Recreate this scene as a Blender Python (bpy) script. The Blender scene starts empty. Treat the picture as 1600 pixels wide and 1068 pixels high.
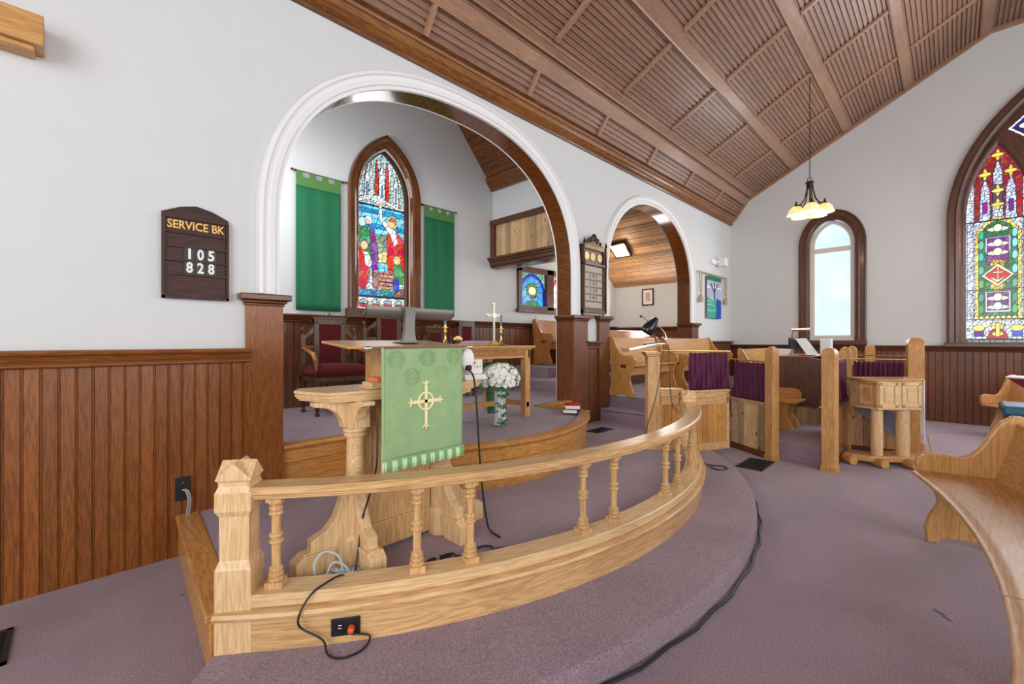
import bpy, bmesh, math, random
import numpy as np
from mathutils import Vector, Matrix
random.seed(7)
rng = np.random.default_rng(11)
PI = math.pi
S2 = 2 ** .5
sc = bpy.context.scene
col = sc.collection

# ------------------------------------------------------------------ camera
cd = bpy.data.cameras.new('camera')
cam = bpy.data.objects.new('camera', cd)
col.objects.link(cam)
cam.location = (0, 0, 1.4)
cam.rotation_euler = (PI / 2, 0, -PI / 4)
cd.sensor_width = 36
cd.lens = 688 * 36 / 1600
cd.shift_y = -2.5 / 1600
cd.clip_start = .05
sc.camera = cam

# ------------------------------------------------------------------ world, light, exposure
sc.view_settings.view_transform = 'Standard'
sc.view_settings.look = 'None'
sc.view_settings.gamma = 1
sc.view_settings.use_curve_mapping = False
sc.view_settings.exposure = 0.0
w = bpy.data.worlds.new('sky')
sc.world = w
w.use_nodes = True
w.node_tree.nodes['Background'].inputs[0].default_value = (.90, .95, 1, 1)
w.node_tree.nodes['Background'].inputs[1].default_value = .85

def area(name, loc, target, sx, sy, energy, color=(1, 1, 1)):
    l = bpy.data.lights.new(name, 'AREA')
    l.shape = 'RECTANGLE'
    l.size, l.size_y, l.energy, l.color = sx, sy, energy, color
    o = bpy.data.objects.new(name, l)
    col.objects.link(o)
    o.location = loc
    d = Vector(target) - Vector(loc)
    o.rotation_euler = d.to_track_quat('-Z', 'Y').to_euler()
    return o

def point(name, loc, energy, color, r=.05):
    l = bpy.data.lights.new(name, 'POINT')
    l.energy, l.color, l.shadow_soft_size = energy, color, r
    o = bpy.data.objects.new(name, l)
    col.objects.link(o)
    o.location = loc
    return o

# daylight through the tall windows of the opposite long wall; unseen fill lamp added at the rear
area('daylight_south', (3.0, -6.4, 2.9), (4.0, 3.5, 2.2), 9, 3.4, 300, (1, .98, .96))
area('rear_fill', (-4.5, -1.5, 2.8), (5, 1, 1.8), 4.5, 3.4, 270, (1, .98, .96))
# daylight through the end-wall windows
area('daylight_end', (10.2, -1.5, 3.2), (3, 1, 1.6), 2.6, 3.4, 150, (.93, .96, 1))
area('daylight_end_small', (10.35, 1.69, 2.6), (4, 1.2, 1.5), .6, 1.9, 30, (.9, .95, 1))
# chancel and choir room: added unseen fill lamps, plus the chancel window's daylight
area('chancel_fill', (.75, 4.7, 3.1), (4.6, 5.0, 1.9), 1.4, 1.8, 62, (.97, .98, 1))
area('daylight_chancel_window', (3.1, 5.5, 3.0), (3.1, 2, 1.2), .65, 1.8, 14, (.95, .97, 1))
area('choir_room_fill', (8.9, 4.7, 1.9), (6, 4.6, 2.4), 1.2, .8, 34, (1, .96, .9)).data.specular_factor = .1

# ------------------------------------------------------------------ measures
ZS, Z1, Z2, Z3, Z4, Z5 = .12, .26, .585, .60, .76, .94
D, DB, CH, E = 3.573, 3.823, 5.65, 10.6
RC = (2.62, 4.63)          # centre of the curved communion rail
SCN, SR = (2.52, 4.96), 4.08  # carpeted step round it

# ------------------------------------------------------------------ materials
MATS = {}
def newmat(name):
    m = bpy.data.materials.new(name)
    m.use_nodes = True
    nt = m.node_tree
    return m, nt, nt.nodes, nt.links, nt.nodes['Principled BSDF']

def plain(name, c, rough=.5, metal=0, bump=0, bscale=60, var=0, emit=0, coat=0, sheen=0):
    if name in MATS: return MATS[name]
    m, nt, N, L, b = newmat(name)
    b.inputs['Base Color'].default_value = (*c, 1)
    b.inputs['Roughness'].default_value = rough
    b.inputs['Metallic'].default_value = metal
    b.inputs['Coat Weight'].default_value = coat
    b.inputs['Sheen Weight'].default_value = sheen
    tc = N.new('ShaderNodeTexCoord')
    n = N.new('ShaderNodeTexNoise'); n.inputs['Scale'].default_value = bscale; n.inputs['Detail'].default_value = 4
    L.new(tc.outputs['Object'], n.inputs['Vector'])
    if bump:
        bp = N.new('ShaderNodeBump'); bp.inputs['Strength'].default_value = bump; bp.inputs['Distance'].default_value = .01
        L.new(n.outputs['Fac'], bp.inputs['Height']); L.new(bp.outputs[0], b.inputs['Normal'])
    if var:
        n2 = N.new('ShaderNodeTexNoise'); n2.inputs['Scale'].default_value = bscale * .3; n2.inputs['Detail'].default_value = 5
        L.new(tc.outputs['Object'], n2.inputs['Vector'])
        r = N.new('ShaderNodeValToRGB')
        r.color_ramp.elements[0].position = .3; r.color_ramp.elements[1].position = .7
        r.color_ramp.elements[0].color = (*[x * (1 - var) for x in c], 1)
        r.color_ramp.elements[1].color = (*[min(1, x * (1 + var)) for x in c], 1)
        L.new(n2.outputs['Fac'], r.inputs[0]); L.new(r.outputs[0], b.inputs['Base Color'])
    if emit:
        b.inputs['Emission Color'].default_value = (*c, 1)
        b.inputs['Emission Strength'].default_value = emit
    MATS[name] = m
    return m

def wood(kind, axis='z', plank=None):
    """procedural timber: grain along axis, optional plank = (axis, width, offset)"""
    key = ('wood', kind, axis, plank)
    if key in MATS: return MATS[key]
    c1, c2, rough, coat, pv, knots = {
        'oak':      ((.68, .43, .205), (.50, .28, .11), .32, .25, .12, 0),
        'oak_pale': ((.76, .53, .29), (.60, .38, .18), .36, .2, .10, 0),
        'oak_warm': ((.62, .31, .09), (.44, .19, .045), .3, .3, .12, 0),
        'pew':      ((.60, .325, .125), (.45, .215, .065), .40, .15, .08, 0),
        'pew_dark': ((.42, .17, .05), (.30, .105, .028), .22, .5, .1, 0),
        'wain':     ((.27, .090, .022), (.165, .048, .010), .3, .3, .17, 0),
        'wain_red': ((.19, .064, .024), (.110, .034, .012), .35, .2, .2, 0),
        'dark':     ((.150, .048, .018), (.085, .025, .009), .22, .5, .1, 0),
        'frame':    ((.125, .046, .024), (.075, .026, .013), .28, .4, .1, 0),
        'varnish':  ((.185, .060, .014), (.10, .030, .007), .12, .8, .1, 0),
        'ceil':     ((.32, .178, .118), (.24, .122, .075), .38, .15, .12, 0),
        'ceil_rib': ((.37, .205, .13), (.29, .150, .088), .35, .2, .1, 0),
        'cornice':  ((.215, .080, .022), (.12, .040, .010), .25, .4, .2, 0),
        'oak_brown': ((.30, .125, .035), (.17, .060, .014), .25, .4, .15, 0),
        'oak_orange': ((.64, .355, .14), (.46, .225, .07), .32, .25, .12, 0),
        'cedar':    ((.46, .26, .125), (.30, .145, .06), .45, .1, .45, 1),
        'cedar_lt': ((.60, .40, .22), (.42, .26, .13), .45, .1, .35, 1),
        'throne':   ((.115, .052, .020), (.060, .024, .010), .3, .4, .1, 0),
        'organ':    ((.16, .070, .044), (.10, .040, .026), .35, .3, .08, 0),
        'board':    ((.062, .018, .010), (.030, .008, .005), .5, .0, .1, 0),
    }[kind]
    m, nt, N, L, b = newmat('%s_wood_%s' % (kind, axis))
    b.inputs['Roughness'].default_value = rough
    b.inputs['Coat Weight'].default_value = coat * .35
    b.inputs['Specular IOR Level'].default_value = .38
    b.inputs['Coat Roughness'].default_value = .12
    tc = N.new('ShaderNodeTexCoord')
    k = 'xyza'.index(axis) % 3
    mp = N.new('ShaderNodeMapping')
    s = [1.0, 1.0, 1.0]; s[k] = .09
    mp.inputs['Scale'].default_value = s
    src = tc.outputs['Object']
    if axis == 'a':      # grain bent round the communion rail's centre
        ge = N.new('ShaderNodeNewGeometry'); sp = N.new('ShaderNodeSeparateXYZ'); L.new(ge.outputs['Position'], sp.inputs[0])
        def M_(op, a, b=None):
            q = N.new('ShaderNodeMath'); q.operation = op
            for i, x in enumerate((a, b)):
                if x is None: continue
                if isinstance(x, (int, float)): q.inputs[i].default_value = x
                else: L.new(x, q.inputs[i])
            return q.outputs[0]
        dx, dy = M_('SUBTRACT', sp.outputs[0], RC[0]), M_('SUBTRACT', sp.outputs[1], RC[1])
        an = M_('MULTIPLY', M_('ARCTAN2', dy, dx), 3.3)
        ra = M_('SQRT', M_('ADD', M_('MULTIPLY', dx, dx), M_('MULTIPLY', dy, dy)))
        cb = N.new('ShaderNodeCombineXYZ'); L.new(an, cb.inputs[0]); L.new(ra, cb.inputs[1]); L.new(sp.outputs[2], cb.inputs[2])
        src = cb.outputs[0]
    if plank:
        sep = N.new('ShaderNodeSeparateXYZ'); L.new(src, sep.inputs[0])
        dv = N.new('ShaderNodeMath'); dv.operation = 'MULTIPLY_ADD'
        dv.inputs[1].default_value = 1 / plank[1]; dv.inputs[2].default_value = -plank[2] / plank[1]
        L.new(sep.outputs['xyz'.index(plank[0])], dv.inputs[0])
        fl = N.new('ShaderNodeMath'); fl.operation = 'FLOOR'; L.new(dv.outputs[0], fl.inputs[0])
        wn = N.new('ShaderNodeTexWhiteNoise'); wn.noise_dimensions = '1D'; L.new(fl.outputs[0], wn.inputs['W'])
        ad = N.new('ShaderNodeVectorMath'); ad.operation = 'ADD'
        sv = N.new('ShaderNodeVectorMath'); sv.operation = 'SCALE'; sv.inputs['Scale'].default_value = 9
        L.new(wn.outputs['Color'], sv.inputs[0]); L.new(src, ad.inputs[0]); L.new(sv.outputs[0], ad.inputs[1])
        src = ad.outputs[0]
    L.new(src, mp.inputs[0])
    n1 = N.new('ShaderNodeTexNoise'); n1.inputs['Scale'].default_value = 9; n1.inputs['Detail'].default_value = 2; n1.inputs['Distortion'].default_value = .8
    L.new(mp.outputs[0], n1.inputs['Vector'])
    # growth rings out of the low noise
    mu = N.new('ShaderNodeMath'); mu.operation = 'MULTIPLY'; mu.inputs[1].default_value = 75 if kind in ('oak', 'oak_pale', 'oak_warm', 'wain') else 50
    L.new(n1.outputs['Fac'], mu.inputs[0])
    sn = N.new('ShaderNodeMath'); sn.operation = 'SINE'; L.new(mu.outputs[0], sn.inputs[0])
    n2 = N.new('ShaderNodeTexNoise'); n2.inputs['Scale'].default_value = 130; n2.inputs['Detail'].default_value = 3
    L.new(mp.outputs[0], n2.inputs['Vector'])
    m1 = N.new('ShaderNodeMath'); m1.operation = 'MULTIPLY_ADD'; m1.inputs[1].default_value = .085 if kind[:4] == 'wain' else .12; L.new(sn.outputs[0], m1.inputs[0]); L.new(n2.outputs['Fac'], m1.inputs[2])
    r = N.new('ShaderNodeValToRGB')
    r.color_ramp.elements[0].position = .3; r.color_ramp.elements[1].position = .68
    r.color_ramp.elements[0].color = (*c2, 1); r.color_ramp.elements[1].color = (*c1, 1)
    L.new(m1.outputs[0], r.inputs[0])
    out = r.outputs[0]
    if plank:
        hs = N.new('ShaderNodeHueSaturation')
        mr = N.new('ShaderNodeMapRange'); mr.inputs[3].default_value = 1 - pv; mr.inputs[4].default_value = 1 + pv
        L.new(wn.outputs['Value'], mr.inputs[0]); L.new(mr.outputs[0], hs.inputs['Value']); L.new(out, hs.inputs['Color'])
        out = hs.outputs[0]
    else:
        n3 = N.new('ShaderNodeTexNoise'); n3.inputs['Scale'].default_value = 1.3; L.new(tc.outputs['Object'], n3.inputs['Vector'])
        hs = N.new('ShaderNodeHueSaturation')
        mr = N.new('ShaderNodeMapRange'); mr.inputs[1].default_value = .3; mr.inputs[2].default_value = .7; mr.inputs[3].default_value = 1 - pv; mr.inputs[4].default_value = 1 + pv
        L.new(n3.outputs['Fac'], mr.inputs[0]); L.new(mr.outputs[0], hs.inputs['Value']); L.new(out, hs.inputs['Color'])
        out = hs.outputs[0]
    if knots:
        vo = N.new('ShaderNodeTexVoronoi'); vo.inputs['Scale'].default_value = 6.0
        mk = N.new('ShaderNodeMapping'); s = [1.6, 1.6, 1.6]; s[k] = .8; mk.inputs['Scale'].default_value = s
        L.new(src, mk.inputs[0]); L.new(mk.outputs[0], vo.inputs['Vector'])
        kr = N.new('ShaderNodeValToRGB'); kr.color_ramp.elements[0].position = .07; kr.color_ramp.elements[1].position = .14
        kr.color_ramp.elements[0].color = (.12, .06, .04, 1); kr.color_ramp.elements[1].color = (1, 1, 1, 1)
        L.new(vo.outputs['Distance'], kr.inputs[0])
        mx = N.new('ShaderNodeMix'); mx.data_type = 'RGBA'; mx.blend_type = 'MULTIPLY'; mx.inputs[0].default_value = 1
        L.new(out, mx.inputs[6]); L.new(kr.outputs[0], mx.inputs[7]); out = mx.outputs[2]
    L.new(out, b.inputs['Base Color'])
    bp = N.new('ShaderNodeBump'); bp.inputs['Strength'].default_value = .08; bp.inputs['Distance'].default_value = .004
    L.new(n2.outputs['Fac'], bp.inputs['Height']); L.new(bp.outputs[0], b.inputs['Normal'])
    MATS[key] = m
    return m

def carpet():
    if 'carpet' in MATS: return MATS['carpet']
    m, nt, N, L, b = newmat('purple_carpet')
    b.inputs['Roughness'].default_value = 1; b.inputs['Sheen Weight'].default_value = .25
    tc = N.new('ShaderNodeTexCoord')
    n = N.new('ShaderNodeTexNoise'); n.inputs['Scale'].default_value = 130; n.inputs['Detail'].default_value = 5; n.inputs['Roughness'].default_value = .7
    L.new(tc.outputs['Object'], n.inputs['Vector'])
    r = N.new('ShaderNodeValToRGB'); r.color_ramp.elements[0].position = .32; r.color_ramp.elements[1].position = .68
    r.color_ramp.elements[0].color = (.135, .082, .118, 1); r.color_ramp.elements[1].color = (.425, .295, .350, 1)
    L.new(n.outputs['Fac'], r.inputs[0])
    n2 = N.new('ShaderNodeTexNoise'); n2.inputs['Scale'].default_value = 2.6; n2.inputs['Detail'].default_value = 6
    L.new(tc.outputs['Object'], n2.inputs['Vector'])
    mr = N.new('ShaderNodeMapRange'); mr.inputs[1].default_value = .3; mr.inputs[2].default_value = .7; mr.inputs[3].default_value = .88; mr.inputs[4].default_value = 1.12
    L.new(n2.outputs['Fac'], mr.inputs[0])
    hs = N.new('ShaderNodeHueSaturation'); L.new(mr.outputs[0], hs.inputs['Value']); L.new(r.outputs[0], hs.inputs['Color'])
    # a few worn dark specks
    vo = N.new('ShaderNodeTexVoronoi'); vo.inputs['Scale'].default_value = 3.1; L.new(tc.outputs['Object'], vo.inputs['Vector'])
    kr = N.new('ShaderNodeValToRGB'); kr.color_ramp.elements[0].position = .018; kr.color_ramp.elements[1].position = .05
    kr.color_ramp.elements[0].color = (.35, .33, .33, 1); kr.color_ramp.elements[1].color = (1, 1, 1, 1)
    L.new(vo.outputs['Distance'], kr.inputs[0])
    mx = N.new('ShaderNodeMix'); mx.data_type = 'RGBA'; mx.blend_type = 'MULTIPLY'; mx.inputs[0].default_value = 1
    L.new(hs.outputs[0], mx.inputs[6]); L.new(kr.outputs[0], mx.inputs[7]); # one dark wavy stain near the curved pew
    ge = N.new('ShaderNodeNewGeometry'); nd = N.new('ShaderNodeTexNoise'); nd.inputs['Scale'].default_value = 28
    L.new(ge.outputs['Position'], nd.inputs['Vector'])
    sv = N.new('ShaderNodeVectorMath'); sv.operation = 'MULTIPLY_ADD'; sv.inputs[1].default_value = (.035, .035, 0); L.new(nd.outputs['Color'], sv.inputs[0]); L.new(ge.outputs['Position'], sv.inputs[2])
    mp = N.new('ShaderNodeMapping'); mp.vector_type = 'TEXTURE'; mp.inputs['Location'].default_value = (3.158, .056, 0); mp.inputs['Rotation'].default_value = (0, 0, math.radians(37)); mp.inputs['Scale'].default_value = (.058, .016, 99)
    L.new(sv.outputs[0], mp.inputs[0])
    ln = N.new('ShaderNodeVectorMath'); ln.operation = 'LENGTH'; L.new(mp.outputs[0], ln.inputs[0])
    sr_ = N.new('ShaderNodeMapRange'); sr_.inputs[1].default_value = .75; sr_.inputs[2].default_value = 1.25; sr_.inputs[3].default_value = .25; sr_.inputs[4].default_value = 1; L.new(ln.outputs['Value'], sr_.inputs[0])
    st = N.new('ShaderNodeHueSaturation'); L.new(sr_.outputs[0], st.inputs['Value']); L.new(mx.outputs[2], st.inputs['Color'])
    L.new(st.outputs[0], b.inputs['Base Color'])
    bp = N.new('ShaderNodeBump'); bp.inputs['Strength'].default_value = .7; bp.inputs['Distance'].default_value = .006
    L.new(n.outputs['Fac'], bp.inputs['Height']); L.new(bp.outputs[0], b.inputs['Normal'])
    MATS['carpet'] = m
    return m

def glassmat():
    if 'sg' in MATS: return MATS['sg']
    m, nt, N, L, b = newmat('stained_glass')
    at = N.new('ShaderNodeAttribute'); at.attribute_name = 'glass'
    L.new(at.outputs['Color'], b.inputs['Base Color'])
    b.inputs['Roughness'].default_value = .25
    L.new(at.outputs['Color'], b.inputs['Emission Color'])
    b.inputs['Emission Strength'].default_value = .85
    MATS['sg'] = m
    return m

plaster = plain('white_plaster', (.655, .666, .668), .85, bump=.04, bscale=18, var=.012)
plaster_trim = plain('white_painted_moulding', (.83, .835, .84), .45)
black = plain('black_plastic', (.012, .012, .014), .4)
blackm = plain('black_metal', (.03, .03, .032), .35, .6)
grille = plain('black_iron_grille', (.03, .03, .032), .5, .3)
brass = plain('brass', (.62, .43, .16), .28, 1)
bronze = plain('bronze', (.085, .055, .035), .35, .8)
steel = plain('brushed_grey_metal', (.22, .21, .195), .42, .6)
chrome = plain('bright_metal', (.8, .8, .82), .2, 1)
whitep = plain('white_plastic', (.78, .79, .80), .4)
paper = plain('white_paper', (.85, .84, .80), .7)
gold = plain('gold_paint', (.72, .42, .10), .4, .2)
gold_lt = plain('pale_gold_thread', (.85, .74, .40), .6)
redvel = plain('dark_red_velvet', (.085, .002, .004), 1.0, sheen=.0, var=.15, bscale=20)
purvel = plain('purple_velvet', (.085, .002, .036), .7, sheen=.08, var=.2, bscale=18)
green = plain('dark_green_cloth', (.009, .150, .060), .8, bump=.05, bscale=200)
green_top = plain('olive_green_cloth', (.085, .22, .055), .8)
cloth = plain('sage_green_brocade', (.26, .405, .185), .62, bump=.25, bscale=45, var=.07, sheen=.3)
cloth_hi = plain('sage_green_woven_pattern', (.30, .455, .21), .5, bump=.2, bscale=90)
red = plain('red_cover', (.55, .012, .02), .4)
navy = plain('dark_blue_cover', (.012, .02, .05), .4)
leafm = plain('ivy_green', (.03, .17, .06), .5, var=.3, bscale=30)
petal = plain('white_petals', (.86, .88, .82), .6)
blue_pad = plain('teal_blue_vinyl', (.015, .085, .14), .35)

# ------------------------------------------------------------------ mesh helpers
class MB:
    def __init__(s): s.v = []; s.f = []; s.m = []
    def add(s, vs, fs, mi=0):
        o = len(s.v); s.v += [tuple(p) for p in vs]
        for f in fs: s.f.append([o + i for i in f]); s.m.append(mi)
        return s
    def box(s, x0, x1, y0, y1, z0, z1, mi=0):
        v = [(x, y, z) for z in (z0, z1) for y in (y0, y1) for x in (x0, x1)]
        return s.add(v, [(0, 2, 3, 1), (4, 5, 7, 6), (0, 1, 5, 4), (2, 6, 7, 3), (0, 4, 6, 2), (1, 3, 7, 5)], mi)
    def prism(s, pts, ext, mi=0):
        """pts 3-D outline, ext extrusion vector"""
        n = len(pts); e = Vector(ext)
        v = [Vector(p) for p in pts]
        return s.add(v + [p + e for p in v], [list(range(n))[::-1], list(range(n, 2 * n))] + [(i, (i + 1) % n, n + (i + 1) % n, n + i) for i in range(n)], mi)
    def loft(s, rings, closed=True, cap=True, ring_closed=True, mi=0):
        n = len(rings[0]); v = [p for r in rings for p in r]; f = []
        R = len(rings)
        for i in range(R - (0 if closed == 'loop' else 1)):
            j = (i + 1) % R
            for k in range(n if ring_closed else n - 1):
                l = (k + 1) % n
                f.append((i * n + k, i * n + l, j * n + l, j * n + k))
        if cap and closed != 'loop' and ring_closed:
            f.append(list(range(n))[::-1]); f.append([(R - 1) * n + k for k in range(n)])
        return s.add(v, f, mi)
    def tube(s, path, r, n=8, closed=False, mi=0):
        P = [Vector(p) for p in path]; rings = []; up = None
        for i, p in enumerate(P):
            if closed: t = P[(i + 1) % len(P)] - P[i - 1]
            else: t = P[min(i + 1, len(P) - 1)] - P[max(i - 1, 0)]
            t.normalize()
            if up is None:
                up = Vector((0, 0, 1)) if abs(t.z) < .9 else Vector((1, 0, 0))
            a = t.cross(up).normalized(); up = a.cross(t).normalized()
            rr = r[i] if isinstance(r, (list, tuple)) else r
            rings.append([p + a * math.cos(2 * PI * k / n) * rr + up * math.sin(2 * PI * k / n) * rr for k in range(n)])
        return s.loft(rings, closed='loop' if closed else True, mi=mi)
    def lathe(s, prof, c=(0, 0, 0), n=20, axis='z', mi=0):
        rings = []
        for r, h in prof:
            ring = []
            for k in range(n):
                a = 2 * PI * k / n; x, y = r * math.cos(a), r * math.sin(a)
                q = {'z': (x, y, h), 'x': (h, x, y), 'y': (x, h, y)}[axis]
                ring.append((c[0] + q[0], c[1] + q[1], c[2] + q[2]))
            rings.append(ring)
        return s.loft(rings, mi=mi)
    def xf(s, M, a=0):
        s.v = s.v[:a] + [tuple(M @ Vector(p)) for p in s.v[a:]]
        return s
    def grid(s, fn, nu, nv, mi=0):
        v = [fn(i / nu, j / nv) for j in range(nv + 1) for i in range(nu + 1)]
        return s.add(v, [(j * (nu + 1) + i, j * (nu + 1) + i + 1, (j + 1) * (nu + 1) + i + 1, (j + 1) * (nu + 1) + i) for j in range(nv) for i in range(nu)], mi)

OFF = {}
def obj(name, mb, mat, parent=None, smooth=False, bevel=0, solid=0, sub=0, label=None, norm=True):
    off = Vector((0, 0, 0))
    q = parent
    while q is not None:
        if q.name in OFF: off = OFF[q.name]
        q = q.parent
    me = bpy.data.meshes.new(name)
    me.from_pydata([tuple(Vector(p) - off) for p in mb.v], [], mb.f)
    mats = mat if isinstance(mat, (list, tuple)) else [mat]
    for m in mats: me.materials.append(m)
    if len(mats) > 1:
        for p, mi in zip(me.polygons, mb.m): p.material_index = mi
    if norm:
        bm = bmesh.new(); bm.from_mesh(me)
        bmesh.ops.recalc_face_normals(bm, faces=bm.faces)
        bm.to_mesh(me); bm.free()
    if smooth:
        for p in me.polygons: p.use_smooth = True
        me.set_sharp_from_angle(angle=math.radians(38))
    o = bpy.data.objects.new(name, me)
    col.objects.link(o)
    if parent is not None: o.parent = parent
    if solid:
        md = o.modifiers.new('thick', 'SOLIDIFY'); md.thickness = solid; md.offset = 0
    if bevel:
        md = o.modifiers.new('edge', 'BEVEL'); md.width = bevel; md.segments = 2; md.limit_method = 'ANGLE'; md.angle_limit = math.radians(40)
    if sub:
        md = o.modifiers.new('sub', 'SUBSURF'); md.levels = md.render_levels = sub
    if label: o['label'] = label
    return o

def thing(name, label, cat, loc=(0, 0, 0), rz=0, group=None, local=False):
    o = bpy.data.objects.new(name, None)
    col.objects.link(o)
    o.location = loc; o.rotation_euler = (0, 0, rz); o.empty_display_size = .1
    o['label'] = label; o['category'] = cat
    if group: o['group'] = group
    OFF[o.name] = Vector((0, 0, 0)) if local else Vector(loc)
    return o

def tag(o, label, cat, group=None):
    o['label'] = label; o['category'] = cat
    if group: o['group'] = group
    return o

def struct(name, mb, mat, parent=None, **k):
    o = obj(name, mb, mat, parent, **k)
    if parent is None: o['kind'] = 'structure'
    return o

def dup(root, loc, rz=None, label=None, group=None):
    r = root.copy(); col.objects.link(r); r.location = loc
    if rz is not None: r.rotation_euler = (0, 0, rz)
    if label: r['label'] = label
    if group: r['group'] = group
    for ch in list(root.children):
        c = ch.copy(); col.objects.link(c); c.parent = r
        for g in list(ch.children):
            d = g.copy(); col.objects.link(d); d.parent = c
    return r

def text(name, body, size, mat, parent, M, ext=.002, width=None):
    cu = bpy.data.curves.new(name, 'FONT')
    cu.body = body; cu.size = size; cu.extrude = ext; cu.align_x = 'CENTER'; cu.align_y = 'CENTER'; cu.resolution_u = 3
    if isinstance(width, tuple): cu.offset = width[1]; width = width[0]
    t = bpy.data.objects.new(name, cu); col.objects.link(t)
    bpy.context.view_layer.update()
    me = bpy.data.meshes.new_from_object(t)
    bpy.data.objects.remove(t)
    off = Vector((0, 0, 0)); q = parent
    while q is not None:
        if q.name in OFF: off = OFF[q.name]
        q = q.parent
    xs = [v.co.x for v in me.vertices]
    k = 1 if not width else width / (max(xs) - min(xs))
    for v in me.vertices:
        v.co = (M @ Vector((v.co.x * k, v.co.y, v.co.z))) - off
    me.materials.clear(); me.materials.append(mat)
    o = bpy.data.objects.new(name, me); col.objects.link(o)
    if parent is not None: o.parent = parent
    return o
def faceY(x, y, z):   # text on a surface that faces -Y
    return Matrix.Translation((x, y, z)) @ Matrix.Rotation(PI / 2, 4, 'X')

def arcpts(c, r, a0, a1, n):
    return [(c[0] + r * math.cos(math.radians(a0 + (a1 - a0) * i / n)), c[1] + r * math.sin(math.radians(a0 + (a1 - a0) * i / n))) for i in range(n + 1)]
def arc_sweep(mb, c, prof, a0, a1, n, mi=0):
    rings = []
    for i in range(n + 1):
        a = math.radians(a0 + (a1 - a0) * i / n)
        rings.append([(c[0] + r * math.cos(a), c[1] + r * math.sin(a), z) for r, z in prof])
    return mb.loft(rings, mi=mi)

def sweep2(mb, path, prof, fn, closed=False, mi=0):
    """path: (s,z) points; prof: closed (offset along left normal, depth) outline; fn(s,z,d)->xyz"""
    n = len(path); rings = []
    for i, p in enumerate(path):
        a = Vector(path[i - 1] if (i or closed) else p); b = Vector(p); c = Vector(path[(i + 1) % n] if (i < n - 1 or closed) else p)
        t1 = (b - a); t2 = (c - b)
        if t1.length < 1e-9: t1 = t2
        if t2.length < 1e-9: t2 = t1
        t1.normalize(); t2.normalize()
        n1 = Vector((-t1.y, t1.x)); n2 = Vector((-t2.y, t2.x))
        nn = (n1 + n2); nn.normalize()
        k = 1 / max(.35, nn.dot(n1))
        rings.append([fn(b.x + nn.x * o * k, b.y + nn.y * o * k, d) for o, d in prof])
    return mb.loft(rings, closed='loop' if closed else True, mi=mi)

def fmain(s, z, d): return (s, D - d, z)
def fch(s, z, d): return (s, CH - d, z)
def fend(s, z, d): return (E - d, s, z)

def gothic(c, a, z0, h, n=10, zb=None):
    r = (h * h + a * a) / (2 * a)
    th = math.asin(min(1, h / r))
    L = [(c - a + r - r * math.cos(th * i / n), z0 + r * math.sin(th * i / n)) for i in range(n + 1)]
    R = [(2 * c - x, z) for x, z in L[:-1]][::-1]
    pts = L + R
    if zb is not None: pts = [(c - a, zb)] + pts + [(c + a, zb)]
    return pts
def superarch(c, a, z0, b, nexp, n=20, zb=None):
    pts = []
    for i in range(2 * n + 1):
        t = PI * (1 - i / (2 * n)); x = math.cos(t); y = math.sin(t)
        xx = math.copysign(abs(x) ** (2 / nexp), x); yy = abs(y) ** (2 / nexp)
        pts.append((c + a * xx, z0 + b * yy))
    if zb is not None: pts = [(c - a, zb)] + pts + [(c + a, zb)]
    return pts

def grooved(mb, p0, p1, z0, z1, nrm, pitch=.07, dep=.007, wv=.010, off=0, mi=0):
    """tongue-and-groove face from p0 to p1 (xy), nrm = outward xy normal"""
    p0, p1, nrm = Vector(p0), Vector(p1), Vector(nrm)
    L = (p1 - p0).length; t = (p1 - p0) / L
    s = [(0, 0)]; x = off
    while x < L:
        if x - wv > 0 and x + wv < L: s += [(x - wv * .8, 0), (x - wv * .6, -dep), (x - wv * .35, -dep), (x - wv * .1, -.001), (x + wv * .15, -.001), (x + wv * .4, -dep * .7), (x + wv * .7, 0)]
        x += pitch
    s.append((L, 0))
    v = []
    for a, d in s:
        q = p0 + t * a + nrm * d
        v += [(q.x, q.y, z0), (q.x, q.y, z1)]
    mb.add(v, [(2 * i, 2 * i + 2, 2 * i + 3, 2 * i + 1) for i in range(len(s) - 1)], mi)
    return mb

def arch_hole_wall(mb, s0, s1, ztop, holes, fn, thick):
    """wall face on d=0 with arched openings; holes = list of (curve points incl. bottoms)"""
    def quad(a, b, c, d, dd=0): mb.add([fn(*a, dd), fn(*b, dd), fn(*c, dd), fn(*d, dd)], [(0, 1, 2, 3)])
    for dd in (0, -thick):
        x = s0
        for H in holes:
            hx0, hx1 = H[0][0], H[-1][0]; zb = H[0][1]
            if hx0 > x: quad((x, 0), (hx0, 0), (hx0, ztop), (x, ztop), dd)
            if zb > 0: quad((hx0, 0), (hx1, 0), (hx1, zb), (hx0, zb), dd)
            for a, b in zip(H[1:-2], H[2:-1]):
                if b[0] - a[0] > 1e-6: quad(a, b, (b[0], ztop), (a[0], ztop), dd)
            x = hx1
        if x < s1: quad((x, 0), (s1, 0), (s1, ztop), (x, ztop), dd)
    return mb

# ================================================================== THE SETTING
struct('floor', MB().add([(-3.2, -4.2, 0), (E, -4.2, 0), (E, D, 0), (-3.2, D, 0)], [(0, 1, 2, 3)]), carpet())

# carpeted step round the communion rail
pts = [(.41, 2.12), (.06, 1.73)] + arcpts(SCN, SR - .03, -127.0, -46, 48) + [(5.62, 2.1), (5.3, 2.6), (3.6, 2.6), (3.2, 1.9), (1.8, 1.9), (1, 2.3)]
m_ = MB(); m_.prism([(x, y, .002) for x, y in pts], (0, 0, ZS - .002))
arc_sweep(m_, SCN, [(SR - .04, .002), (SR - .004, .002), (SR, .02), (SR, ZS - .03), (SR - .006, ZS - .012), (SR - .018, ZS - .003), (SR - .04, ZS)], -127.3, -46, 60)
struct('floor', m_, carpet())
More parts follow.
